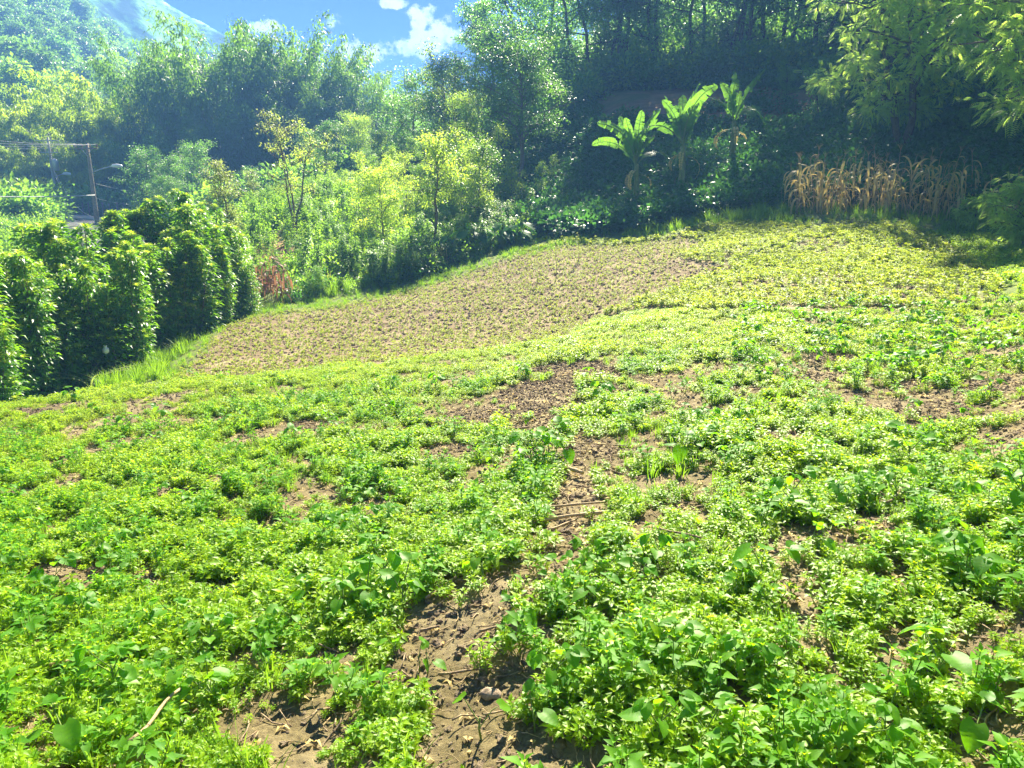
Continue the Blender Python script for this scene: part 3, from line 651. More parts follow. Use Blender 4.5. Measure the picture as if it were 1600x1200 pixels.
# back forest on the right bank
BF = [gen_tree('forest_tree', 820+i, 15, .16, .15, 3.6, 30, 5, .9, 110, .20, .11, ['tree_d', 'tree_d', 'tree_m'][i], 'barkd', stems=[3, 2, 4][i], fork=.35, droop=.25) for i in range(3)]
names = ['leftmost tree of the tall row on the bank, beside the open sky', 'second tall tree from the sky gap on the bank', 'tall slender stemmed tree above the left end of the red bank', 'dense tall tree above the middle of the red earth bank', 'tall forked tree above the banana plants',
 'tall tree behind the long banana leaves', 'dense dark tree above the right end of the red bank', 'tall tree over the sunlit orange soil gap', 'dark tree just left of the pale leafed tree', 'dark tree directly behind the pale leafed tree', 'dark tree behind the right of the pale leafed tree', 'dark tree in the gap before the big feathery tree', 'dark tree behind the big feathery tree', 'last dark tree of the row at the right edge']
for i, nm in enumerate(names):
    px = 842+i*60+random.uniform(-12, 12); d = 69-i*.9+random.uniform(-2, 2); put(BF[i % 3], px, d, nm, 'tree', 'tall trees along the top of the bank', H=14, scale=(1.2, 1.3, 1.28, 1.28, 1.28, 1.32)[min(i, 5)]+.25*(i > 5)+.12*random.random())
for i in range(9):
    px = 850+i*100+random.uniform(-20, 20); put(BF[(i+1) % 3], px, 84+random.uniform(-4, 6), 'back row tree showing only through gaps in the tall row on the bank', 'tree', 'back row of trees behind the bank', scale=1.25)
BIG = gen_tree('round_tree', 840, 8, .17, .42, 3.2, 26, 6, .62, 120, .15, .075, 'tree_m', 'bark', droop=.15, leaf2='tree_d')
put(BIG, 812, 45, 'broad round crowned tree with a bare trunk left of the dark slope', top=76, H=8.2)
put(BIG, 775, 72, 'large blue green tree rising behind the round crowned tree', top=52, H=8.2, name='broad_tree')
TOPT = gen_tree('umbrella_tree', 841, 14, .2, .72, 2.6, 14, 6, .6, 90, .26, .16, 'tree_d', 'barkd', droop=.1)
put(TOPT, 748, 92, 'dark flat topped tree sticking up alone against the sky', top=10, H=14)
MIDT = [gen_tree('leafy_tree', 850+i, 8, .13, .25, 2.6, 22, 5, .6, 110, .16, .085, ['tree_m', 'tree_d', 'tree_l', 'tree_m'][i], 'bark', droop=.15, leaf2=['tree_l', 'tree_m', 'under', 'tree_d'][i]) for i in range(4)]
mids = [(688,56,88,0,'tall green tree right of the sky notch, half in sun'),(655,60,118,1,'dark tree right under the sky notch'),(628,64,150,1,'small dark tree at the lowest point of the skyline'),(735,50,150,2,'yellow green tree left of the round crowned tree'),(720,62,95,3,'tree rising between the notch tree and the round crowned tree'),
 (515,60,190,3,'round leafy tree right of the three stemmed tree'),(560,62,182,2,'light green tree above the saplings'),(598,58,205,0,'bushy tree behind the saplings'),(640,54,215,1,'dark bushy tree behind the leaning tree'),(490,66,205,0,'leafy tree right behind the three stemmed crown'),(575,52,235,1,'small dark bushy tree above the sunny slope'),
 (235,64,235,1,'shaded round bush tree right of the wooden pole'),(275,62,245,3,'dark leafy tree left of the blossom sapling'),(310,66,225,1,'shaded tree behind the blossom sapling'),(390,64,262,1,'shaded tree left of the three stemmed tree'),(255,58,275,3,'low leafy tree beyond the hedge tops')]
for px, d, top, k, lb in mids: put(MIDT[k], px, d, lb, top=top, H=8.2)
# light saplings
SAP = [gen_tree('sapling', 870+i, 5, .045, .22, .75, 16, 4, .26, 55, .11, .045, ['tree_l', 'under', 'tree_l'][i], 'bark', droop=.25, top=1.4) for i in range(3)]
saps = [(560,40,232,0,'thin light leaved sapling leftmost of the row'),(590,38,238,1,'slim sapling with yellow leaves right of the leftmost one'),(612,42,225,2,'pale sapling left of the leaning trunk'),(650,41,250,1,'short sapling just left of the leaning trunk'),(706,38,225,0,'slim sapling right of the leaning trunk'),(733,37,205,1,'tall straight sapling with bright leaves'),(752,40,215,2,'sapling between the two tall straight saplings'),(783,38,190,0,'tallest straight sapling nearest the round crowned tree'),(540,44,262,2,'small sapling on the sunny slope'),(840,40,250,1,'small shaded sapling on the creeper slope'),(862,43,238,1,'thin shaded shoot on the creeper slope'),(500,45,270,0,'short sapling right of the three stemmed tree')]
for j, (px, d, top) in enumerate(((522,43,248),(572,36,262),(602,35,238),(636,37,232),(662,44,215),(722,35,222),(745,35,248),(768,36,225),(800,38,236),(818,41,262))):
    put(SAP[j % 3], px, d, 'ordinary slender sapling filling the row below the bank', 'sapling', 'ordinary saplings of the row', top, 5.1)
for px, d, top, k, lb in saps: put(SAP[k], px, d, lb, 'sapling', 'light saplings below the bank', top, 5.1)
TRI = gen_tree('three_stemmed_tree', 885, 6, .085, .45, 2.1, 21, 5, .28, 34, .11, .055, 'tree_p', 'bark', stems=3, fork=.5, droop=.15, top=1.3, leaf2='tree_l')
put(TRI, 458, 34, 'slender three stemmed tree with a sparse pale crown on the sunny slope', top=172, H=6.1, rot=2.2)
put(MIDT[0], 745, 32.5, 'small round crowned tree standing at the lower field edge right of the leaning tree', top=222, H=8.2)
put(MIDT[2], 600, 31.5, 'small light crowned tree at the lower field edge left of the leaning tree', top=262, H=8.2)
VINE = gen_tree('leaning_tree', 886, 6, .10, .45, 2.0, 14, 5, .40, 95, .12, .06, 'tree_l', 'bark', stems=2, fork=.45, droop=.2, leaf2='tree_m')
put(VINE, 678, 30.5, 'forked leaning tree with a thick pale trunk behind the elephant ears', top=198, H=6.1, rot=1)
BLO = gen_tree('blossom_sapling', 887, 4, .05, .3, .8, 14, 4, .24, 60, .10, .06, 'tree_p', 'bark', droop=.1)
put(BLO, 347, 33, 'small pale yellow blossoming tree behind the hedge', top=246, H=4.1)
put(BLO, 396, 45, 'small drooping pale tree left of the three stemmed tree', top=262, H=4.1, name='pale_shrub')

# pale feathery leaved trees on the right
PIN = gen_tree('feathery_tree', 900, 12, .2, .18, 4.6, 28, 7, .5, 38, .34, .055, 'feather', 'barkd', stems=2, fork=.4, droop=.2, pinnate=True)
put(PIN, 1400, 37, 'large tree hanging pale feathery leaf clusters over the shaded slope', H=12, scale=1.08, rot=.4)
put(PIN, 1560, 40, 'dark feathery tree behind the big right hand tree', H=12, scale=1.0, rot=2.4, name='dark_feathery_tree')
PIN2 = gen_tree('locust_tree', 901, 10, .17, .36, 3.6, 28, 7, .5, 36, .36, .05, 'feather', 'bark', droop=.3, pinnate=True)
put(PIN2, 1645, 26, 'near tree with bright feathery leaves reaching in from the right edge', H=10, scale=1.0, rot=1.0)
PIN3 = gen_tree('feathery_bush', 902, 2.6, .05, .2, 1.5, 12, 5, .3, 26, .30, .05, 'feather', 'bark', droop=.3, pinnate=True)
put(PIN3, 1612, 21, 'low bright feathery branches in front of the dry corn at right', 'shrub', top=280, H=2.7)
put(PIN3, 1528, 25.5, 'small yellow green feathery bush at the right end of the corn', 'shrub', top=303, H=2.7)
put(PIN3, 1105, 31, 'small sunlit bush on the shaded grass right of the bananas', 'shrub', top=292, H=2.7)
BSH = [gen_tree('shaded_tree', 905+i, 7, .12, .1, 2.6, 20, 5, .6, 90, .2, .1, 'tree_d', 'barkd', stems=2, droop=.2) for i in range(2)]
for px, d, top, lb in ((1215,50,95,'dark bushy tree above the shaded slope right of the bananas'),(1170,44,215,'dark bush right behind the far banana plant'),(1270,46,90,'dark shaded tree left of the pale feathery tree'),(1330,41,170,'low dark tree under the pale feathery leaves'),(1430,40,175,'shaded low tree with tangled branches under the feathery tree'),(1490,38,190,'shaded low tree left of the near feathery tree'),(1555,37,200,'low dark tree at the right edge behind the corn'),(1250,42,215,'dark rounded bush at the back of the grass'),(1620,36,190,'dark tree at the far right edge behind the corn')):
    put(BSH[int(px) % 2], px, d, lb, top=top, H=7.1)

# ------------------------------------------------------------------ hedge of tall leafy shrubs at the left
def gen_hedge(seed, H):
    r = np.random.RandomState(seed); sb = MB(); lb = MB()
    for s in range(6):
        a = r.rand()*6.28; o = np.array([math.cos(a), math.sin(a), 0])*(.18+.5*r.rand())*(s > 0); h = H*(1 if s == 0 else .5+.52*r.rand()); t = np.linspace(0, 1, 8)[:, None]
        P = o*(.4+.6*t)+np.array([0, 0, 1])*h*t+np.concatenate([[[0, 0, 0]], np.cumsum(r.randn(7, 3)*[.05, .05, 0], 0)])
        sb.tube(P, .028*(1-.8*t[:, 0])+.003, 5, cap=False)
        m = int(560*h/3.4); f = 1-.92*r.rand(m)**1.15; ii = f*7; i0 = np.clip(ii.astype(int), 0, 6); c = P[i0]+(P[i0+1]-P[i0])*(ii-i0)[:, None]
        rad = (.10+.36*np.clip((1-f)*3.2, 0, 1))*(.75+.5*r.rand(m)); an = r.rand(m)*6.283; d = np.stack([np.cos(an), np.sin(an), np.zeros(m)], 1)
        p = c+d*(rad*r.rand(m)**.5)[:, None]; D = d+np.stack([np.zeros(m), np.zeros(m), .15-.5*r.rand(m)], 1)+r.randn(m, 3)*.25; U = np.array([0, 0, 1.])+r.randn(m, 3)*.35
        ll = .19*(.6+.6*r.rand(m)); lb.leaves(p, D, U, ll, ll*.42, .15, 0, .16, r.rand(m))
        # star shaped shoot tips
        for w in range(34):
            cc = P[-1] if w == 0 else p[r.randint(m)]+np.array([0, 0, .05]); k = 11
            an = np.arange(k)*2.4; el = np.linspace(.1, 1.5, k)[:, None]; D = np.stack([np.cos(an), np.sin(an), np.zeros(k)], 1)+np.array([0, 0, 1])*el
            lb.leaves(np.repeat(cc[None], k, 0)+D*.02, D, [0, 0, 1.], .17*(1.15-.5*el[:, 0]/1.5), .055, .15, 1, .14, r.rand(k))
    return Proto('hedge_shrub', [('stem', sb.mesh('stem', ['bark'], True)), ('foliage', lb.mesh('foliage', ['hedge', 'hedge_tip']))])
HS = [gen_hedge(950+i, 3.5) for i in range(5)]
def hedge():
    r = np.random.RandomState(5)
    rows = []
    for k in range(19):       # front row along the field edge
        t = k/18; px = -70+t*425; d = 15.4+t*t*2.6+t*4.4; rows.append((px, d, 0))
    for k in range(16): t = k/15; rows.append((-60+t*415, 17.4+t*5.6, 1))
    for k in range(15): t = k/14; rows.append((-80+t*430, 20.0+t*5.8, 2))
    for k in range(8): t = k/7; rows.append((-60+t*420, 23+t*5.5, 3))
    tops = [(-80, 365), (20, 366), (60, 392), (110, 350), (135, 372), (155, 358), (180, 345), (200, 368), (235, 345), (262, 328), (300, 338), (330, 325), (360, 355), (380, 392)]
    tx = [a for a, b in tops]; ty = [b for a, b in tops]
    rn = ['front row', 'second row', 'third row', 'back row']
    for i, (px, d, k) in enumerate(rows):
        px += r.uniform(-12, 12); d += r.uniform(-.4, .4); g = gd(px, d)
        top = np.interp(px, tx, ty)+[40, 8, -10, -12][k]+r.uniform(-10, 26); h = EYE+ray(px, top)[2]/math.hypot(*ray(px, top)[:2])*d-g.z
        s = max(.5, h/3.55*r.uniform(.82, 1.14)); g.z -= .05
        lb = 'tall leafy hedge shrub with star shaped tips, %s at the left field edge' % rn[k]
        HS[i % 5].place(g, r.rand()*6.28, tilt=(r.randn()*.05, r.randn()*.05), scale=(min(s, 1.05)*r.uniform(.8, 1.1), min(s, 1.05)*r.uniform(.8, 1.1), s), label=lb, cat='shrub', group='hedge shrubs, '+rn[k])
hedge()

# ------------------------------------------------------------------ undergrowth beyond the field
def gen_bush(seed, H, R, n, L, Wd, leaf, up=.2):
    r = np.random.RandomState(seed); b = MB()
    c = rnd3(r, 7)*R*.55; c[:, 2] = np.abs(c[:, 2])*H/R*.9+.2*H
    k = r.randint(0, 7, n); p = c[k]+r.randn(n, 3)*[R*.3, R*.3, H*.22]; p[:, 2] = np.abs(p[:, 2])
    D = unit(p-c[k])+r.randn(n, 3)*.4+[0, 0, up]; lb = L*(.6+.7*r.rand(n)); b.leaves(p, D, np.array([0, 0, 1.])+r.randn(n, 3)*.4, lb, lb*Wd/L, .15, 0, .12, np.clip(r.rand(7)[k]*.5+.5*r.rand(n), 0, 1))
    return b.mesh('bush', [leaf])
BU = [gen_bush(1000+i, .8, .6, 260, .13, .07, 'under') for i in range(3)]
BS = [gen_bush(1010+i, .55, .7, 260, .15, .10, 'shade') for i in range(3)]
BG = [gen_bush(1020+i, 1.2, 1.0, 380, .21, .12, ['tree_m', 'tree_d', 'under'][i]) for i in range(3)]
# tall weeds: upright stems with leaf rosettes near the top, as on the sunny slope
def gen_tallweed(seed):
    r = np.random.RandomState(seed); b = MB()
    for s in range(4):
        a = r.rand()*6.28; o = np.array([math.cos(a), math.sin(a), 0])*.25*r.rand(); h = 1.0+.5*r.rand(); t = np.linspace(0, 1, 4)[:, None]; P = o*(1+t)+np.array([0, 0, 1])*h*t
        b.tube(P, .012*(1-.6*t[:, 0]), 4, mat=1, cap=False); m = 46; f = .35+.65*r.rand(m); p = o*(1+f)[:, None]+np.array([0, 0, 1])*h*f[:, None]
        an = r.rand(m)*6.28; D = np.stack([np.cos(an), np.sin(an), .3-.4*r.rand(m)], 1); b.leaves(p, D, [0, 0, 1.], .2*(.6+.5*r.rand(m)), .06, .12, 0, .2, r.rand(m))
    return b.mesh('weed', ['under', 'stem'])
TW = [gen_tallweed(1030+i) for i in range(3)]
def undergrowth():
    x, y = polar_points(50000, -.85, .9, 14.5, 112); z = G(x, y); px, py = topix(np.stack([x, y, z], 1)); d = np.hypot(x, y); P = np.stack([x, y, z-.05], 1)
    out = ~inpoly(px, py, BROWN) & ~inpoly(px, py, STRIP) & ~((d < 17.5)) & ~((px > 1300) & (d < 21) )
    road = inpoly(px, py, [(55,318),(215,318),(232,350),(232,450),(90,450),(75,350)]) & (d > 28) & (d < 73)
    low = (py > 590-.62*px) | (d > 27)
    n1 = fbm(x, y, 6, 3, 601); rr = rs.rand(len(x))
    bare = (px > 395) & (px < 465) & (py > 362) & (py < 420) & (d < 42)
    redb = (px > 930) & (px < 1290) & (py > 140) & (py < 200) & (d > 44) & (d < 68)
    ok = out & ~road & low & ~(bare & (rr < .85)) & ~(redb & (rr < .9)) & (rr < np.where(d < 50, 1, .6))
    right = (px > 815+rs.randn(len(x))*18)
    m = ok & right & (d > 29) & (d < 75)
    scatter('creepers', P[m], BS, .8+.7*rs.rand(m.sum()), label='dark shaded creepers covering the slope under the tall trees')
    m = ok & ~right & (px > 375) & (d > 21.5) & (d < 62)
    m = m & (n1 > -.35+.5*rs.rand(len(x))-.2)
    hh = rs.rand(len(x)) < .42+.6*n1
    dg = ok & (px > 480) & (px < 830) & (d > 23) & (d < 40) & (rr < .16)
    scatter('dry_grass', P[dg], [grass_tuft(1500+i, 16, .9, .018, 'dry', .35, .25) for i in range(3)], .5+.6*rs.rand(dg.sum()), label='dry straw coloured grass stalks among the undergrowth')
    scatter('sunny_undergrowth', P[m & hh], BU, .55+.6*rs.rand((m & hh).sum()), label='light green undergrowth on the sunny slope')
    m2 = m & ~hh & (py < 455)
    scatter('tall_weeds', P[m2], TW, .6+.5*rs.rand(m2.sum()), label='tall leafy weeds standing on the sunny slope')
    m = ok & ~right & (px <= 375) & (d > 22) & (d < 80)
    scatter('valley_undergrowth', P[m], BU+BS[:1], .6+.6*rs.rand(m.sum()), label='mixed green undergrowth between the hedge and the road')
    m = ok & (d >= 60) & (rs.rand(len(x)) < .5)
    scatter('distant_bushes', P[m], BG, 1.0+1.0*rs.rand(m.sum()), label='distant bushes covering the valley floor and far bank')
    # shaded tall grass between the bananas and the corn, and along the lower field edge
    x, y = polar_points(30000, -.3, .72, 21, 37); z = G(x, y); px, py = topix(np.stack([x, y, z], 1)); d = np.hypot(x, y); P = np.stack([x, y, z-.02], 1)
    ej = rs.randn(len(x))*9
    m = ~inpoly(px, py, BROWN) & (px > 830) & (py < 372) & (py > 268+ej) & (rs.rand(len(x)) < np.where((px > 1060) & (px < 1240), .8, .32))
    scatter('shaded_grass', P[m], TALLG+TUFTS, np.where(rs.rand(m.sum()) < .3, .3, .3+.45*rs.rand(m.sum())**2), label='tall grass in the shade between the bananas and the corn')
    m = ~inpoly(px, py, BROWN) & ~inpoly(px, py, STRIP) & (px > 350) & (px <= 830) & (d < 34) & (py > np.interp(px, [350,400,480,560,640,700,760,830], [495,480,468,458,440,420,395,372])-20+ej)
    k = rs.rand(len(x)) < .28+.5*fbm(x, y, .8, 3, 611)
    scatter('edge_grass', P[m & k], TALLG+BU[:1]+TW[:1]+BS[:1], .3+.55*rs.rand((m & k).sum()), label='tall green grass along the lower edge of the brown plot')
    # shaded patch at the right edge of the field
    x, y = polar_points(14000, .35, 1.1, 12.5, 24); z = G(x, y); px, py = topix(np.stack([x, y, z], 1)); P = np.stack([x, y, z-.01], 1); d0 = np.hypot(x, y)
    m = (px > 1440) & ~inpoly(px, py, BROWN) & (d0 > np.where(px > 1600, 12.6, 15))
    scatter('shaded_weeds', P[m], WEEDS, 1.2+.8*rs.rand(m.sum()), label='low weeds in the tree shade at the right edge')
    # rough at the foot of the hedge
    x, y = polar_points(5000, -.75, -.2, 14.8, 24); z = G(x, y); px, py = topix(np.stack([x, y, z], 1)); P = np.stack([x, y, z-.01], 1)
    m = ~inpoly(px, py, BROWN) & (px < 420) & (px > 150) & ~inpoly(px, py, STRIP) & (rs.rand(len(x)) < .6)
    scatter('hedge_foot_grass', P[m], TALLG+TUFTS, .3+.35*rs.rand(m.sum()), label='rough grass along the foot of the hedge')
    # far wood on hills
    x, y = polar_points(7000, -.75, .72, 112, 330); z = G(x, y); P = np.stack([x, y, z-.6], 1); d = np.hypot(x, y)
    m = rs.rand(len(x)) < .9
    scatter('far_wood', P[m], BG, (2.0+2.0*rs.rand(m.sum()))*(d[m]/180)**.5, label='distant scrub covering the left hill and valley')
undergrowth()

# ------------------------------------------------------------------ banana plants
def banana_leaf(seed, Ln, Wd, el, bend, torn=.2, roll=0):
    """arching blade with a raised midrib, split along its side veins"""
    r = np.random.RandomState(seed); b = MB(); n = 34; t = np.linspace(0, 1, n); th = el-bend*t**1.4
    P = np.zeros((n, 3)); ds = Ln/(n-1)
    for i in range(1, n): P[i] = P[i-1]+np.array([math.cos(th[i]), 0, math.sin(th[i])])*ds
    pet = .16; b.tube(P, .022*(1-.8*t)+.003, 5, mat=1)
    s = np.clip((t-pet)/(1-pet), 0, 1); w = Wd*.5*np.clip(s*7, 0, 1)**.6*np.sqrt(np.clip(1-s**3.2, 0, 1))
    T = unit(np.gradient(P, axis=0)); Nn = np.stack([-T[:, 2], np.zeros(n), T[:, 0]], 1)
    Y0 = np.array([0, 1., 0]); SD = math.cos(roll)*Y0+math.sin(roll)*Nn; Nn = math.cos(roll)*Nn-math.sin(roll)*Y0
    for sg in (-1, 1):
        sag = .1; gap = 0
        for i in range(n-1):
            if t[i] < pet: continue
            if r.rand() < torn: sag = r.uniform(-.15, .75); gap = r.uniform(.004, .02)
            else: gap = 0
            e = [P[i]+T[i]*gap, P[i+1]]; o = [w[i], w[i+1]]
            V = []
            for q in (0, 1):
                for f in (0, .5, 1):
                    V.append(e[q]+SD[i]*sg*o[q]*f*math.cos(sag*f)+Nn[i]*o[q]*(.25*f-.9*math.sin(sag)*f*f)-T[i]*0.1*o[q]*f*-1)
            b.add(V, [(0, 1, 4, 3), (1, 2, 5, 4)], None, 0, np.clip(.5+.25*r.randn(2), 0, 1))
    return b.mesh('leaf', ['banana', 'stem'], False)
BL = [banana_leaf(1100+i, 1.75+.13*i, .46, [1.5, 1.35, 1.42, 1.15, 1.4, .9][i], [.25, .8, .5, 1.5, 1.3, 2.0][i], .42, [0, .9, -.8, .7, -.9, .5][i]) for i in range(6)]
BDL = banana_leaf(1110, 1.5, .26, .2, 2.6, .6, .3); BDL.materials[0] = MT['dry']
def stem_mesh():
    b = MB(); t = np.linspace(0, 1, 9); P = np.stack([.05*np.sin(t*3), .04*np.sin(t*4), 1.9*t], 1); b.tube(P, .15*(1-.5*t), 10); 
    for k in range(5):
        a = k*2.4; z = .3+.25*k; d = np.array([math.cos(a), math.sin(a), 0]); b.leaves([d*.1+np.array([0, 0, z+.4])], [d*.3+[0, 0, -1]], [d], .6, .14, .1)
    return b.mesh('stem', ['culm'], True)
PS = stem_mesh()
def banana(px, d, sc, lb, leaves, rot0):
    g = gd(px, d); g.z -= .05; e = empty('banana_plant'); e.location = g; e.scale = (sc,)*3; e.rotation_euler = (0, 0, rot0); tag(e, lb, 'banana plant', 'banana plants at the top of the field')
    link('stem', PS, e)
    for k, (li, a) in enumerate(leaves): link('leaf', BL[li], e, (0, 0, 1.72+.03*k), (random.uniform(-.35, .35), random.uniform(-.12, .12), a+random.uniform(-.3, .3)), random.uniform(.65, 1.2))
    for k in range(3): link('dead_leaf', BDL, e, (.03, 0, 1.5+.08*k), (0, 0, k*2.1+rot0), random.uniform(.6, .9))
banana(992, 32.6, 1.1, 'banana plant with a wide fan of torn leaves, leftmost of the three', [(1, 3.0), (2, 2.4), (4, 3.6), (0, 1.7), (3, 2.9), (5, .2), (2, 5.2), (4, 4.4), (1, .1), (0, 4.6), (2, .5), (0, 3.6), (4, 1.2), (1, 5.8)], 0)
banana(1062, 33.4, 1.2, 'banana plant holding up the tallest bright leaves, middle of the three', [(0, 1.4), (0, 4.8), (2, .0), (2, 6.0), (2, .4), (1, 3.2), (4, 5.3), (5, 3.7), (0, 2.9), (1, 4.4), (0, .8), (2, 3.5)], .1)
banana(1138, 37, 1.15, 'shaded banana plant with upright dark leaves, rightmost of the three', [(0, 1.8), (0, .5), (2, 6.1), (1, 3.3), (4, 2.5), (5, .3), (4, 4.3)], .2)

# ------------------------------------------------------------------ dry corn
def corn(seed, mat):
    r = np.random.RandomState(seed); h = 1.75+.35*r.rand(); sb = MB(); t = np.linspace(0, 1, 7); P = np.stack([.06*np.sin(t*3+seed), .06*np.cos(t*2.6+seed)-.06, h*t], 1); sb.tube(P, .014*(1-.6*t)+.002, 6)
    parts = [('stem', sb.mesh('stem', ['straw'], True))]
    for k in range(8):
        b = MB(); z = h*(.22+.72*k/8+.05*r.rand()); a = k*math.pi+r.randn()*.6; o = np.array([math.cos(a), math.sin(a), 0]); sd = np.array([-o[1], o[0], 0]); n = 9; q = np.linspace(0, 1, n)[:, None]
        ln = .55+.3*r.rand(); dr = 1.1+.8*r.rand(); p = np.array([np.interp(z, P[:, 2], P[:, 0]), np.interp(z, P[:, 2], P[:, 1]), z])+o*ln*.55*np.sin(q*1.9)+np.array([0, 0, 1])*ln*(.45*q-dr*q**2)
        tw = q[:, 0]*r.uniform(-3, 3); w = (.045*np.sin(np.clip(q[:, 0]*2.7+.35, 0, 3.14))+.003)[:, None]; s2 = sd*np.cos(tw)[:, None]+np.array([0, 0, 1])*np.sin(tw)[:, None]
        i = np.arange(n-1); b.add(np.concatenate([p-s2*w, p+s2*w]), np.stack([i, i+1, i+n+1, i+n], 1), None, 0, r.rand()); parts.append(('leaf', b.mesh('leaf', [mat])))
    b = MB(); c = P[-1]; m = 9; an = np.arange(m)*2.4
    for q in range(m): b.tube([c, c+np.array([math.cos(an[q])*.06, math.sin(an[q])*.06, .14]), c+np.array([math.cos(an[q])*.13, math.sin(an[q])*.13, .2])], [.004, .003, .002], 3, cap=False)
    parts.append(('tassel', b.mesh('tassel', ['straw'])))
    return Proto('corn_stalk', parts)
CN = [corn(1200+i, 'dry') for i in range(5)]; CR = [corn(1220+i, 'dryred') for i in range(2)]
r_ = np.random.RandomState(3)
for i in range(112):
    px = 1238+i*2.5+r_.uniform(-9, 9) if i < 100 else 1480+(i-100)*11; d = 27.1+r_.uniform(0, 1)**1.5*3.6; g = gd(px, d); g.z -= .02
    zone = ('left third', 'middle', 'right third')[min(2, int((px-1238)/85))]
    CN[i % 5].place(g, r_.rand()*6.28, .42+.55*r_.rand(), 'dry tan corn stalk with hanging leaves in the %s of the corn patch' % zone, 'corn', 'dry corn, '+zone, (r_.randn()*.13, r_.randn()*.13))
for i in range(13):
    px = 386+i*4.6; d = 24.0+r_.uniform(0, 1.6); g = gd(px, d)
    CR[i % 2].place(g, r_.rand()*6.28, .62+.2*r_.rand(), 'reddish dried stalk in the small clump at the right end of the hedge', 'corn', 'reddish dry stalks by the hedge', (r_.randn()*.08, r_.randn()*.08))

# ------------------------------------------------------------------ heart shaped leaves: beans and elephant ears
def heart(b, base, D, U, L, W, mat=0, lv=.5, cup=.22, tipdown=.25, wav=.0, seed=0):
    """leaf blade laid out as a 7 x 9 sheet inside a heart outline"""
    D = unit(np.asarray(D, float)); Sd = unit(np.cross(D, U)); Nn = np.cross(Sd, D); nt = 16; ns = 7; V = []
    for i in range(nt):
        t = i/(nt-1); w = W*.5*math.sin(math.pi*max(t, .03)**.60)**.72*(1-.18*t)*1.05 if i < nt-1 else .0
        for j in range(ns):
            s = j/(ns-1)*2-1; back = -.16*abs(s)**1.3*max(0, 1-t*3.2)
            V.append(base+D*L*(t+back)+Sd*w*s+Nn*(cup*abs(s)**1.2*w-tipdown*L*t*t+.011*L*math.sin(t*34-abs(s)*7)*min(1, abs(s)*2.5)+wav*L*math.sin(t*9+seed+s*2)*abs(s)))
    Q = [(i*ns+j, i*ns+j+1, (i+1)*ns+j+1, (i+1)*ns+j) for i in range(nt-1) for j in range(ns-1)]
    LV = np.array([np.clip(lv+(.28 if j in (2, 3) else 0)*(i % 2 == 0)+.06*math.sin(i*2.1+j), 0, 1.2) for i in range(nt-1) for j in range(ns-1)])
    b.add(V, Q, None, mat, LV)
def bean(seed, h, n, L, split=True):
    r = np.random.RandomState(seed); sb = MB(); P = np.array([[0, 0, -.01], [.004, 0, h*.3], [.0, .006, h*.62]]); sb.tube(P, [.0035, .003, .0025], 5)
    leafs = []
    a0 = r.rand()*6.28
    for k in range(n):
        a = a0+k*2.4+r.randn()*.3; o = np.array([math.cos(a), math.sin(a), 0]); hh = h*(.55+.5*k/n+.15*r.rand()); e = P[2]*.8+o*(.02+.05*r.rand())+np.array([0, 0, hh-P[2][2]*.8])
        sb.tube([P[1]+(P[2]-P[1])*k/n, (P[2]+e)/2+o*.01, e], [.002, .0018, .0015], 4, mat=0, cap=False)
        tri = 1 if k < 2 else 3
        for q in range(tri):
            b = MB(); aa = a+(q-1)*1.1 if tri == 3 else a; D = np.array([math.cos(aa), math.sin(aa), -.25+.35*r.randn()]); ll = L*(.75+.5*r.rand())*(1 if tri == 1 else .85)
            b_ = e+np.array([math.cos(aa), math.sin(aa), 0])*.006
            heart(b, b_, D, np.array([0, 0, 1.])+r.randn(3)*.25, ll, ll*.86, 0, .2+.6*r.rand(), .18, .22, .02, r.rand()*6); leafs.append(b)
    if split: return Proto('bean_plant', [('stem', sb.mesh('stem', ['stem'], True))]+[('leaf', b.mesh('leaf', ['bean'], True)) for b in leafs])
    allb = MB(); ls = MB()
    for b in leafs:
        for V, Q, lq in zip(b.V, b.Q, b.lq): ls.V.append(V); ls.Q.append(Q+ls.n); ls.mq.append(np.zeros(len(Q))); ls.lq.append(lq); ls.n += len(V)
    return Proto('bean_plant', [('stem', sb.mesh('stem', ['stem'], True)), ('leaves', ls.mesh('leaves', ['bean'], True))])
BN = [bean(1300+i, .14+.02*(i % 3), 3+i % 3, .060) for i in range(6)]
BF_ = [bean(1320+i, .15, 5, .058, False) for i in range(4)]
BS_ = [bean(1340+i, .13, 2, .058) for i in range(3)]
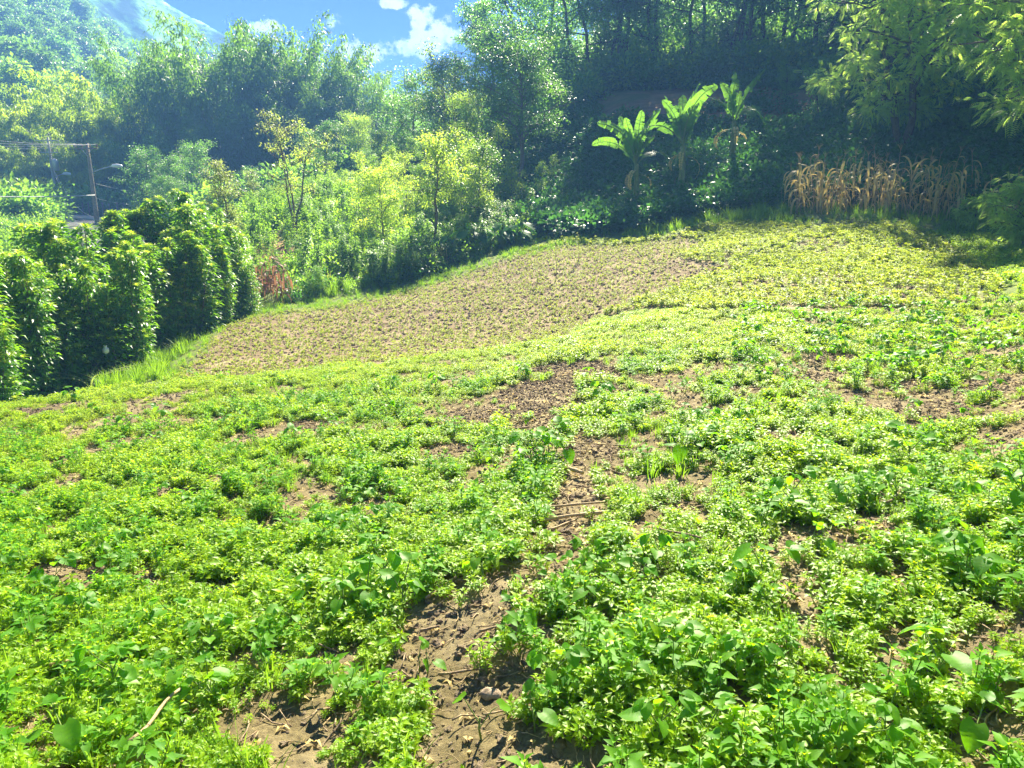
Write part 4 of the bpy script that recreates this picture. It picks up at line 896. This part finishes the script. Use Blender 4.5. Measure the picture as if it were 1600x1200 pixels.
def beans():
    r = np.random.RandomState(8)
    named = [(1182,905,1.1,'bean plant with one large leaf facing the camera, right of the path'),(1232,815,1.0,'bean plant with two raised leaves left of the dark leafed one'),(1245,800,1.1,'bean plant with a big dark green leaf in the right half'),(1310,790,.9,'bean plant with a spreading bright leaf right of the dark leafed one'),
     (1420,725,1.2,'tall bean plant with an upright pointed leaf in the right half'),(1400,785,.9,'bean plant below the tall upright one'),(1065,725,1.3,'bean plant with very broad flat leaves right of the bare path'),(1090,715,1.1,'bean plant right beside the very broad leafed one'),(940,630,1.1,'dark upright bean plant at the top of the bare path'),
     (918,595,1.1,'bean plant with drooping leaves at the far end of the bare path'),(855,715,1.4,'largest bean clump with pale broad leaves in the middle of the field'),(830,735,1.3,'bean plant on the left of the largest middle clump'),(885,725,1.1,'bean plant on the right of the largest middle clump'),(870,700,1.2,'bean plant behind the largest middle clump'),
     (600,915,1.2,'bean plant at the top of the dense clump left of the dry sticks'),(570,945,1.2,'bean plant in the dense clump left of the dry sticks, lower left one'),(625,950,1.1,'bean plant touching the dry sticks from the left'),(540,965,1.0,'bean plant at the far left of the dense clump'),(785,880,.9,'bean seedling with pale leaves just above the bare path'),
     (755,905,1.0,'bean seedling on tall stems left of the path top'),(872,1085,1.1,'bean plant overhanging the right side of the bare path'),(835,1140,1.1,'single dark heart leaf on a thin stem beside the path'),(752,1150,1.2,'isolated bean seedling standing on the bare soil by the stone'),(655,1045,.9,'small bean seedling at the left side of the bare path'),(668,1050,.9,'small bean seedling right next to its twin at the left side of the path'),
     (1060,1035,1.2,'bean plant with a bright folded leaf right of the bare path'),(1150,1065,1.1,'bean plant with rounded leaves in the right foreground'),(1470,1080,1.4,'tall bean plant with several pale stems on the bare right patch'),(1340,1170,1.1,'bean plant at the bottom right with a dark leaf'),(1375,1165,1.1,'bean plant with an upright leaf at the bottom right'),(1515,1175,1.2,'bean plant with one long leaf near the bottom right corner'),
     (1110,1185,1.2,'bean plant with bright leaf at the bottom right of the path'),(1030,1175,1.1,'bean plant beside the path at the bottom edge'),(310,1095,1.1,'bean plant with a pair of bright leaves in the left foreground'),(338,1105,1.1,'bean plant right beside the bright pair in the left foreground'),(185,1080,1.2,'bean plant with a tall leaf above a white one at lower left'),(112,1175,1.3,'bean plant with a large bright leaf in the bottom left corner'),
     (280,985,1.0,'bean plant with two round leaves by a small bare patch'),(92,925,1.0,'dark bean leaf standing at the edge of the left bare patch'),(180,860,.9,'small bean plant left of the dense weeds'),(470,695,1.1,'bean plant in the far left of the field with raised leaves'),(505,850,1.0,'bean plant with yellowish leaves near the middle left'),(1222,575,1.0,'dark bean plant on the far right bare strip'),(1545,620,1.1,'bean plant at the far right edge by bare soil'),(1490,890,1.1,'bean plant with a round bright leaf in the right middle'),(1520,915,1.1,'bean plant with a dark round leaf at the right'),(1270,860,1.0,'slender bean seedling on a thin pale stem at right'),(1595,800,1.3,'bean plant cut by the right edge of the photo')]
    for i, (px, py, s, lb) in enumerate(named):
        g = gp(px, py+6); near = g.y < 6.5
        P = (BS_[i % 3] if ('seedling' in lb or 'single' in lb) else BN[i % 6]); P.place(g, r.rand()*6.28, s*r.uniform(.95, 1.1)*(.92 if py > 1030 else 1.12), lb, 'bean plant', 'bean plants standing out of the weeds', (r.randn()*.1, r.randn()*.1))
    cnt = 0
    while cnt < 235:
        px = r.uniform(0, 1600); py = r.uniform(560, 1190); 
        if cnt > 110: px = r.uniform(1150, 1600); py = r.uniform(478, 600)
        g = gp(px, py); d = math.hypot(g.x, g.y)
        if d > 14 or d < 2.6: continue
        x = np.array([px]); y = np.array([py])
        if bare_mask(x, y, 0)[0] < .8 and r.rand() < .6: continue
        zone = 'left of the bare path' if px < 780 else 'right of the bare path'
        if py < 600: zone = 'far left of the near field' if px < 780 else 'far right of the near field'
        (BN+BS_ if d < 6 else BF_)[r.randint(0, 9 if d < 6 else 4)].place(g, r.rand()*6.28, r.uniform(.6, 1.0) if d < 8 else r.uniform(.9, 1.5), 'ordinary bean plant half sunk in the weeds, '+zone, 'bean plant', 'ordinary bean plants '+zone, (r.randn()*.12, r.randn()*.12)); cnt += 1
beans()
def taro():
    prt = []
    for s in range(3):
        r = np.random.RandomState(1400+s); sb = MB(); parts = []
        for k in range(7):
            a = k*2.4+r.rand(); o = np.array([math.cos(a), math.sin(a), 0]); e = o*(.25+.2*r.rand())+np.array([0, 0, .55+.4*r.rand()]); sb.tube([[0, 0, 0], e*.5+[0, 0, .12], e], [.022, .016, .01], 6)
            b = MB(); heart(b, e, o+np.array([0, 0, -.5]), np.array([0, 0, 1.])+o*.4, (.40+.12*r.rand()), .36, 0, r.rand(), .12, .2, .03, k); parts.append(('leaf', b.mesh('leaf', ['taro'], True)))
        prt.append(Proto('elephant_ear_plant', [('stalks', sb.mesh('stalks', ['stem'], True))]+parts))
    names = ['elephant ear plant leftmost at the lower edge of the field', 'elephant ear plant second from the left', 'elephant ear plant in front of the leaning tree', 'elephant ear plant just right of the leaning tree', 'glossy elephant ear plant with the largest upright leaf', 'elephant ear plant beside the largest leafed one', 'elephant ear plant in bright grass', 'elephant ear plant rightmost and brightest']
    for i, nm in enumerate(names):
        px = 642+i*24; g = gp(px, 416-i*4.5); g.z -= .03; prt[i % 3].place(g, i*1.3, 1.05+.3*(i == 4), nm, 'elephant ear', 'elephant ear plants along the lower field edge')
taro()

# ------------------------------------------------------------------ dry sticks, stone, bag, thin stakes
def stick(px, py, L, R, ang, lb, mat='stick', up=.012, bend=.03, roll=0, cat='stick', group=None, name='dry_stick'):
    g = gp(px, py); n = 8; t = np.linspace(-.5, .5, n); d = np.array([math.cos(ang), math.sin(ang)]); nn = np.array([-d[1], d[0]])
    off = bend*L*np.sin(t*5+roll); xy = np.array([g.x, g.y])+t[:, None]*L*d+off[:, None]*nn; zz = G(xy[:, 0], xy[:, 1]); zz = np.maximum(np.polyval(np.polyfit(t, zz, 1), t), zz-.01)+R+up
    P = np.column_stack([xy-np.array([g.x, g.y]), zz-g.z]); b = MB(); rr = R*(1+.12*np.sin(np.arange(n)*2.1))*(1-.25*(t+.5)); b.tube(P, rr, 8)
    for k in (2, 5):                      # swollen nodes of the old stalks
        b.tube([P[k]-(P[k+1]-P[k])*.06, P[k], P[k]+(P[k+1]-P[k])*.06], [rr[k]*1.02, rr[k]*1.28, rr[k]*1.02], 8)
    o = link(name, b.mesh(name, [mat], True), None, g); tag(o, lb, cat, group); return o
gs = 'old dry stalks lying on the bare path'
stick(890, 802, .42, .0085, -.05, 'upper long tan stalk of the pair lying across the path', 'straw', .03, .01, group=gs, name='dry_stalk')
stick(875, 820, .50, .011, .02, 'thick lower tan stalk lying across the path', 'straw', .03, .02, 1, group=gs, name='dry_stalk')
stick(965, 828, .16, .009, -.1, 'short stalk end at the right of the thick one', 'straw', .02, .02, group=gs, name='dry_stalk')
stick(880, 828, .18, .007, .6, 'short slanting stalk under the thick one', 'straw', .01, .02, group=gs, name='dry_stalk')
stick(835, 826, .14, .010, .2, 'dark broken end left of the thick stalk', 'stick', .02, .03, group=gs, name='dry_stalk')
stick(895, 812, .30, .006, -.15, 'thin dark stalk between the two long ones', 'stick', .01, .02, group=gs, name='dry_stalk')
gs2 = 'heap of broken sticks left of the path'
stick(668, 912, .20, .0085, -.35, 'thick tan stick in the heap left of the path', 'straw', .03, .01, group=gs2)
stick(645, 904, .09, .009, .5, 'short stub at the left of the stick heap', 'straw', .03, .01, group=gs2)
stick(712, 893, .14, .007, 1.0, 'upright slanting stick at the top of the heap', 'stick', .02, .01, group=gs2)
stick(690, 930, .18, .007, .75, 'dark stick slanting down left out of the heap', 'stick', .02, .03, group=gs2)
stick(690, 905, .22, .005, -.5, 'thin dark twig across the heap', 'stick', .03, .05, group=gs2)
stick(705, 915, .15, .006, -.15, 'short dark stick at the right of the heap', 'stick', .01, .03, group=gs2)
stick(768, 682, .62, .011, -.02, 'long dark stick lying above the largest bean clump', 'stick', .03, .01)
stick(720, 1058, .17, .0055, -.2, 'slim brown stick lying on the bare soil above the stone')
stick(765, 989, .08, .006, .0, 'short twig on the bare soil in the middle of the path', name='twig')
stick(672, 990, .08, .007, .1, 'short dark twig at the left border of the bare soil', name='twig')
stick(250, 1150, .30, .007, 1.35, 'long pale bent stick among the weeds at lower left', 'straw', .09, .06)
stick(110, 1060, .12, .007, .5, 'short pale stick among the weeds at the left', 'straw', .07, .01)
stick(930, 705, .5, .005, -.75, 'thin pale stalk slanting beside the largest bean clump', 'straw', .05, .02, name='dry_stalk')
stick(897, 745, .16, .016, -1.0, 'pale dry husk standing on the path below the bean clump', 'straw', .03, .05, name='dry_husk', cat='husk')
stick(1060, 850, .25, .006, -.9, 'thin dry stalk in the weeds right of the long stalks', 'stick', .05, .05)
stick(1400, 790, .3, .006, .7, 'thin dry stalk in the weeds in the right half', 'stick', .05, .05)
def stone(px, py, s, lb, seed, sc=(1, .75, .55)):
    import bmesh
    bm = bmesh.new(); bmesh.ops.create_icosphere(bm, subdivisions=4, radius=1)
    for v in bm.verts:
        c = v.co; k = 1+.3*float(fbm([c.x*2+seed], [c.y*2+c.z*1.7], 1.3, 3, seed)[0])+.05*float(fbm([c.x*9], [c.y*9+c.z*7], 1.3, 2, seed+1)[0]); v.co = Vector((c.x*k*sc[0], c.y*k*sc[1], c.z*k*sc[2]))*s
    me = bpy.data.meshes.new('stone'); bm.to_mesh(me); bm.free(); me.materials.append(MT['stone'])
    for p in me.polygons: p.use_smooth = True
    g = gp(px, py); o = link('stone', me, None, (g.x, g.y, g.z+s*.12), (0, 0, seed)); tag(o, lb, 'stone')
stone(768, 1088, .034, 'flat topped brown stone on the bare soil near the bottom', 3)
stone(690, 1010, .014, 'tiny pale pebble at the left of the bare soil', 5)
stone(985, 548, .10, 'grey brown lump of stone at the far end of the bare path', 7)
stone(615, 1000, .02, 'small pebble beside the stick heap', 9)
def bag():
    b = MB(); th = np.linspace(0, 2*math.pi, 17)[:-1]; V = []; r = np.random.RandomState(2)
    for i, (z, w) in enumerate([(0, .03), (.02, .06), (.06, .07), (.1, .055), (.13, .02), (.16, .04)]):
        for a in th: k = w*(1+.22*r.randn()*.6); V.append((math.cos(a)*k, math.sin(a)*k*.6, z+.01*r.randn()))
    Q = [(i*16+j, i*16+(j+1) % 16, (i+1)*16+(j+1) % 16, (i+1)*16+j) for i in range(5) for j in range(16)]
    b.add(V, Q); g = gd(166, 17.3); p = hz(166, 552, 17.2); o = link('plastic_bag', b.mesh('plastic_bag', ['plastic'], True), None, p); tag(o, 'crumpled white plastic bag caught low in the hedge', 'bag')
bag()
def stalk_up(px, py, h, lb):
    g = gp(px, py); t = np.linspace(0, 1, 7); b = MB(); b.tube(np.stack([.03*np.sin(t*5), .02*np.cos(t*4), h*t], 1), .012*(1-.5*t), 6)
    e = empty('thin_weed'); e.location = g; tag(e, lb, 'weed', 'lone thin stems on the brown plot'); link('stem', b.mesh('stem', ['stick'], True), e)
    f = MB(); r = np.random.RandomState(int(px)); m = 22; q = .35+.65*r.rand(m); an = r.rand(m)*6.28; f.leaves(np.stack([.03*np.sin(q*5), .02*np.cos(q*4), h*q], 1), np.stack([np.cos(an), np.sin(an), .3*np.ones(m)], 1), [0, 0, 1.], .09, .03); link('leaves', f.mesh('leaves', ['seedling']), e)
stalk_up(868, 440, 1.0, 'lone thin stem on the brown plot, left one of two'); stalk_up(903, 412, .95, 'lone thin stem on the brown plot, right one of two')
stalk_up(838, 450, .6, 'shorter lone stem on the brown plot left of the two')
# arching grass plumes over the hedge
def plume(px, d, top, lb, seed):
    r = np.random.RandomState(seed); g = gd(px, d); zt = hz(px, top, d).z-g.z; b = MB()
    for k in range(7):
        a = r.rand()*6.28; o = np.array([math.cos(a), math.sin(a), 0]); t = np.linspace(0, 1, 12)[:, None]; h = zt*(.85+.2*r.rand()); P = o*(.15*t+.75*t**3)+np.array([0, 0, 1])*h*(t*1.12-.28*t**4)
        w = .014*(1-t**3)+.003; sd = np.array([-o[1], o[0], 0]); i = np.arange(11); b.add(np.concatenate([P-sd*w, P+sd*w, P-sd*w*.2+[0, 0, .012]]), np.concatenate([np.stack([i, i+1, i+25, i+24], 1), np.stack([i+24, i+25, i+13, i+12], 1)]), None, 0, .8)
    o = link('cane_grass', b.mesh('cane_grass', ['tree_p']), None, g); tag(o, lb, 'grass clump')
plume(262, 21, 380, 'pale arching cane grass rising above the middle of the hedge', 1); plume(100, 16.6, 575, 'small cane grass tuft low in front of the hedge', 3)

# ------------------------------------------------------------------ road, poles and lines
def road():
    def strip(name, pts, w, mat, lb, lift, wofs=0):
        P = np.array([gd(px, d) for px, d in pts]); n = 60; k = np.linspace(0, 1, len(P)); t = np.linspace(0, 1, n); C = np.stack([np.interp(t, k, P[:, i]) for i in range(3)], 1)
        for _ in range(12): C[1:-1] = (C[:-2]+2*C[1:-1]+C[2:])/4
        T = unit(np.gradient(C[:, :2], axis=0)); Nn = np.stack([-T[:, 1], T[:, 0]], 1); rows = []
        for f in np.linspace(-.5, .5, 7):
            q = C[:, :2]+Nn*(w*f+wofs); rows.append(np.column_stack([q, C[:, 2]+lift+.03*(1-(2*f)**2)]))
        rows = [np.column_stack([rows[0][:, :2], rows[0][:, 2]-.8])]+rows+[np.column_stack([rows[-1][:, :2], rows[-1][:, 2]-.8])]
        V = np.concatenate(rows); m = len(rows); Q = [(i*n+j, i*n+j+1, (i+1)*n+j+1, (i+1)*n+j) for i in range(m-1) for j in range(n-1)]
        b = MB(); b.add(V, Q); o = link(name, b.mesh(name, [mat], True)); tag(o, lb, kind='structure')
    pts = [(215, 44), (190, 50), (168, 56), (140, 62), (105, 66), (50, 68), (-40, 70), (-200, 74)]
    strip('road', pts, 5.6, 'asphalt', 'grey asphalt road curving away behind the poles', .32)
    pts2 = [(230, 64), (185, 67), (140, 69.5), (100, 71), (40, 73), (-60, 76)]
    strip('road_verge', pts2, 2.6, 'verge', 'pale sunlit dusty verge on the far side of the road', .36)
road()
def wirem(P, r, k=5, mat='wire', name='power_line'):
    b = MB(); b.tube(P, r, k); return b.mesh(name, [mat], True)
def cat(a, c, sag, n=16):
    t = np.linspace(0, 1, n)[:, None]; a = np.array(a); c = np.array(c); P = a*(1-t)+c*t; P[:, 2] -= 4*sag*(t*(1-t))[:, 0]; return P
def pole(px, d, top, lb, mat, conc):
    g = gd(px, d); zt = hz(px, top, d).z; h = zt-g.z+.3; e = empty('utility_pole'); e.location = (g.x, g.y, g.z-.3); tag(e, lb, 'utility pole')
    b = MB(); t = np.linspace(0, 1, 6); b.tube(np.stack([0*t, 0*t, h*t], 1), .17-.07*t, 8 if not conc else 10); link('pole_shaft', b.mesh('pole_shaft', [mat], True), e)
    arms = []
    for z, w in ((h-.35, .72), ) if not conc else ((h-.3, 1.0), (h-1.3, .8)):
        b = MB(); b.box((0, -.16, z), (w, .045, .045), rot=.12); arm = link('crossarm', b.mesh('crossarm', ['wood' if not conc else 'steel']), e)
        for x in (-.95, -.35, .35, .95):
            b = MB(); q = x*w; b.tube([[q, -.16+q*.12, z+.06], [q, -.16+q*.12, z+.13], [q, -.16+q*.12, z+.17], [q, -.16+q*.12, z+.26]], [.02, .06, .035, .055], 8); link('insulator', b.mesh('insulator', ['cer'], True), arm)
            arms.append(Vector((g.x+q, g.y-.16, g.z-.3+z+.27)))
        b = MB(); b.tube([[-w*.5, -.14, z], [0, -.1, z-.5]], .02, 5); b.tube([[w*.5, -.14, z], [0, -.1, z-.5]], .02, 5); link('brace', b.mesh('brace', ['steel']), e)
    return e, g, h, arms
eA, gA, hA, aA = pole(88, 82, 215, 'grey concrete utility pole farther away at the left', 'conc', True)
eB, gB, hB, aB = pole(147, 60, 224, 'brown wooden utility pole in front of the road', 'wood', False)
# transformer can on the far pole
b = MB(); t = np.linspace(0, 1, 5); b.tube([[.42, -.1, hA-2.9], [.42, -.1, hA-2.85], [.42, -.1, hA-2.0], [.42, -.1, hA-1.95], [.42, -.1, hA-1.85]], [.2, .26, .26, .24, .1], 12); link('transformer', b.mesh('transformer', ['steel'], True), eA)
def street_light(e, h, z, reach, side, lb):
    b = MB(); P = [[0, 0, z], [side*reach*.5, -.1, z+.25], [side*reach, -.2, z+.42]]; b.tube(P, [.035, .03, .03], 6); a = link('lamp_arm', b.mesh('lamp_arm', ['steel'], True), e)
    c = np.array(P[-1]); b = MB(); b.tube([c+[0, 0, 0], c+[side*.12, 0, .03], c+[side*.4, 0, .03], c+[side*.7, 0, .0], c+[side*.78, 0, -.02]], [.04, .11, .14, .11, .02], 10); link('street_lamp', b.mesh('street_lamp', ['lamp'], True), a)
street_light(eB, hB, 3.9, 1.55, 1, ''); street_light(eA, hA, hA-3.6, 1.0, 1, '')
def line(a, c, sag, r, lb):
    m = (Vector(a)+Vector(c))/2; P = cat(a, c, sag)-np.array(a); o = link('power_line', wirem(P, r), None, a); tag(o, lb, 'power line', 'lines strung on the poles')
L4 = ['topmost', 'second', 'third', 'fourth']
for i, s_ in enumerate(aB):
    far = hz(-260, 180+i*14, 50+i*1.2); line(far, s_, .35, .009, '%s wire running left from the top of the wooden pole' % L4[i])
for i in range(4): line(aB[i], aA[i], .25, .008, '%s wire between the tops of the two poles' % L4[i])
for i in range(3): line(aA[i+4], hz(-200+40*i, 120, 130), .6, .012, '%s wire climbing away behind the concrete pole' % L4[i])
sB = lambda z: (gB.x+.14, gB.y-.1, gB.z-.3+z); sA = lambda z: (gA.x+.12, gA.y-.1, gA.z-.3+z)
line(hz(-120, 304, 52), sB(hB-3.4), .12, .034, 'thick pale cable running left from halfway up the wooden pole')
line(sA(hA-2.6), sB(hB-4.9), 1.1, .014, 'upper slack cable hanging between the poles'); line(sA(hA-2.8), sB(hB-5.1), 1.6, .014, 'lower slack cable hanging between the poles')
line(hz(-150, 392, 55), sB(hB-5.2), .3, .011, 'upper thin cable slanting up from the left to the wooden pole'); line(hz(-150, 420, 50), sB(hB-5.6), .3, .011, 'lower thin cable slanting up from the left to the wooden pole')
line(sB(hB-2.6), hz(300, 300, 75), .4, .01, 'thin cable running right from the wooden pole into the trees'); line(sB(hB-3.6), hz(290, 318, 72), .4, .01, 'lower thin cable running right into the trees')
# fence posts on the far verge
fp = MB(); fp.box((0, 0, .55), (.05, .05, .6)); FPM = fp.mesh('fence_post', ['wood'])
for i in range(9):
    g = gd(104+i*11, 73.5-i*.45); o = link('fence_post', FPM, None, (g.x, g.y, g.z+.25), (0, random.uniform(-.08, .08), random.random())); tag(o, 'short wooden post in the row along the far road verge', 'fence post', 'posts along the far road verge')

# ------------------------------------------------------------------ the air
def haze():
    b = MB(); b.box((0, 230, 42), (420, 420, 58)); me = b.mesh('haze', []); me.materials.clear()
    m, nt, N, L = newmat('haze'); out = N.new('ShaderNodeOutputMaterial'); v = N.new('ShaderNodeVolumePrincipled')
    v.inputs['Color'].default_value = (.17, .38, .88, 1); v.inputs['Density'].default_value = .0018; v.inputs['Anisotropy'].default_value = .12
    L.new(v.outputs[0], out.inputs['Volume']); me.materials.append(m)
    o = link('haze', me); tag(o, 'pale blue haze filling the valley air', kind='stuff')
haze()
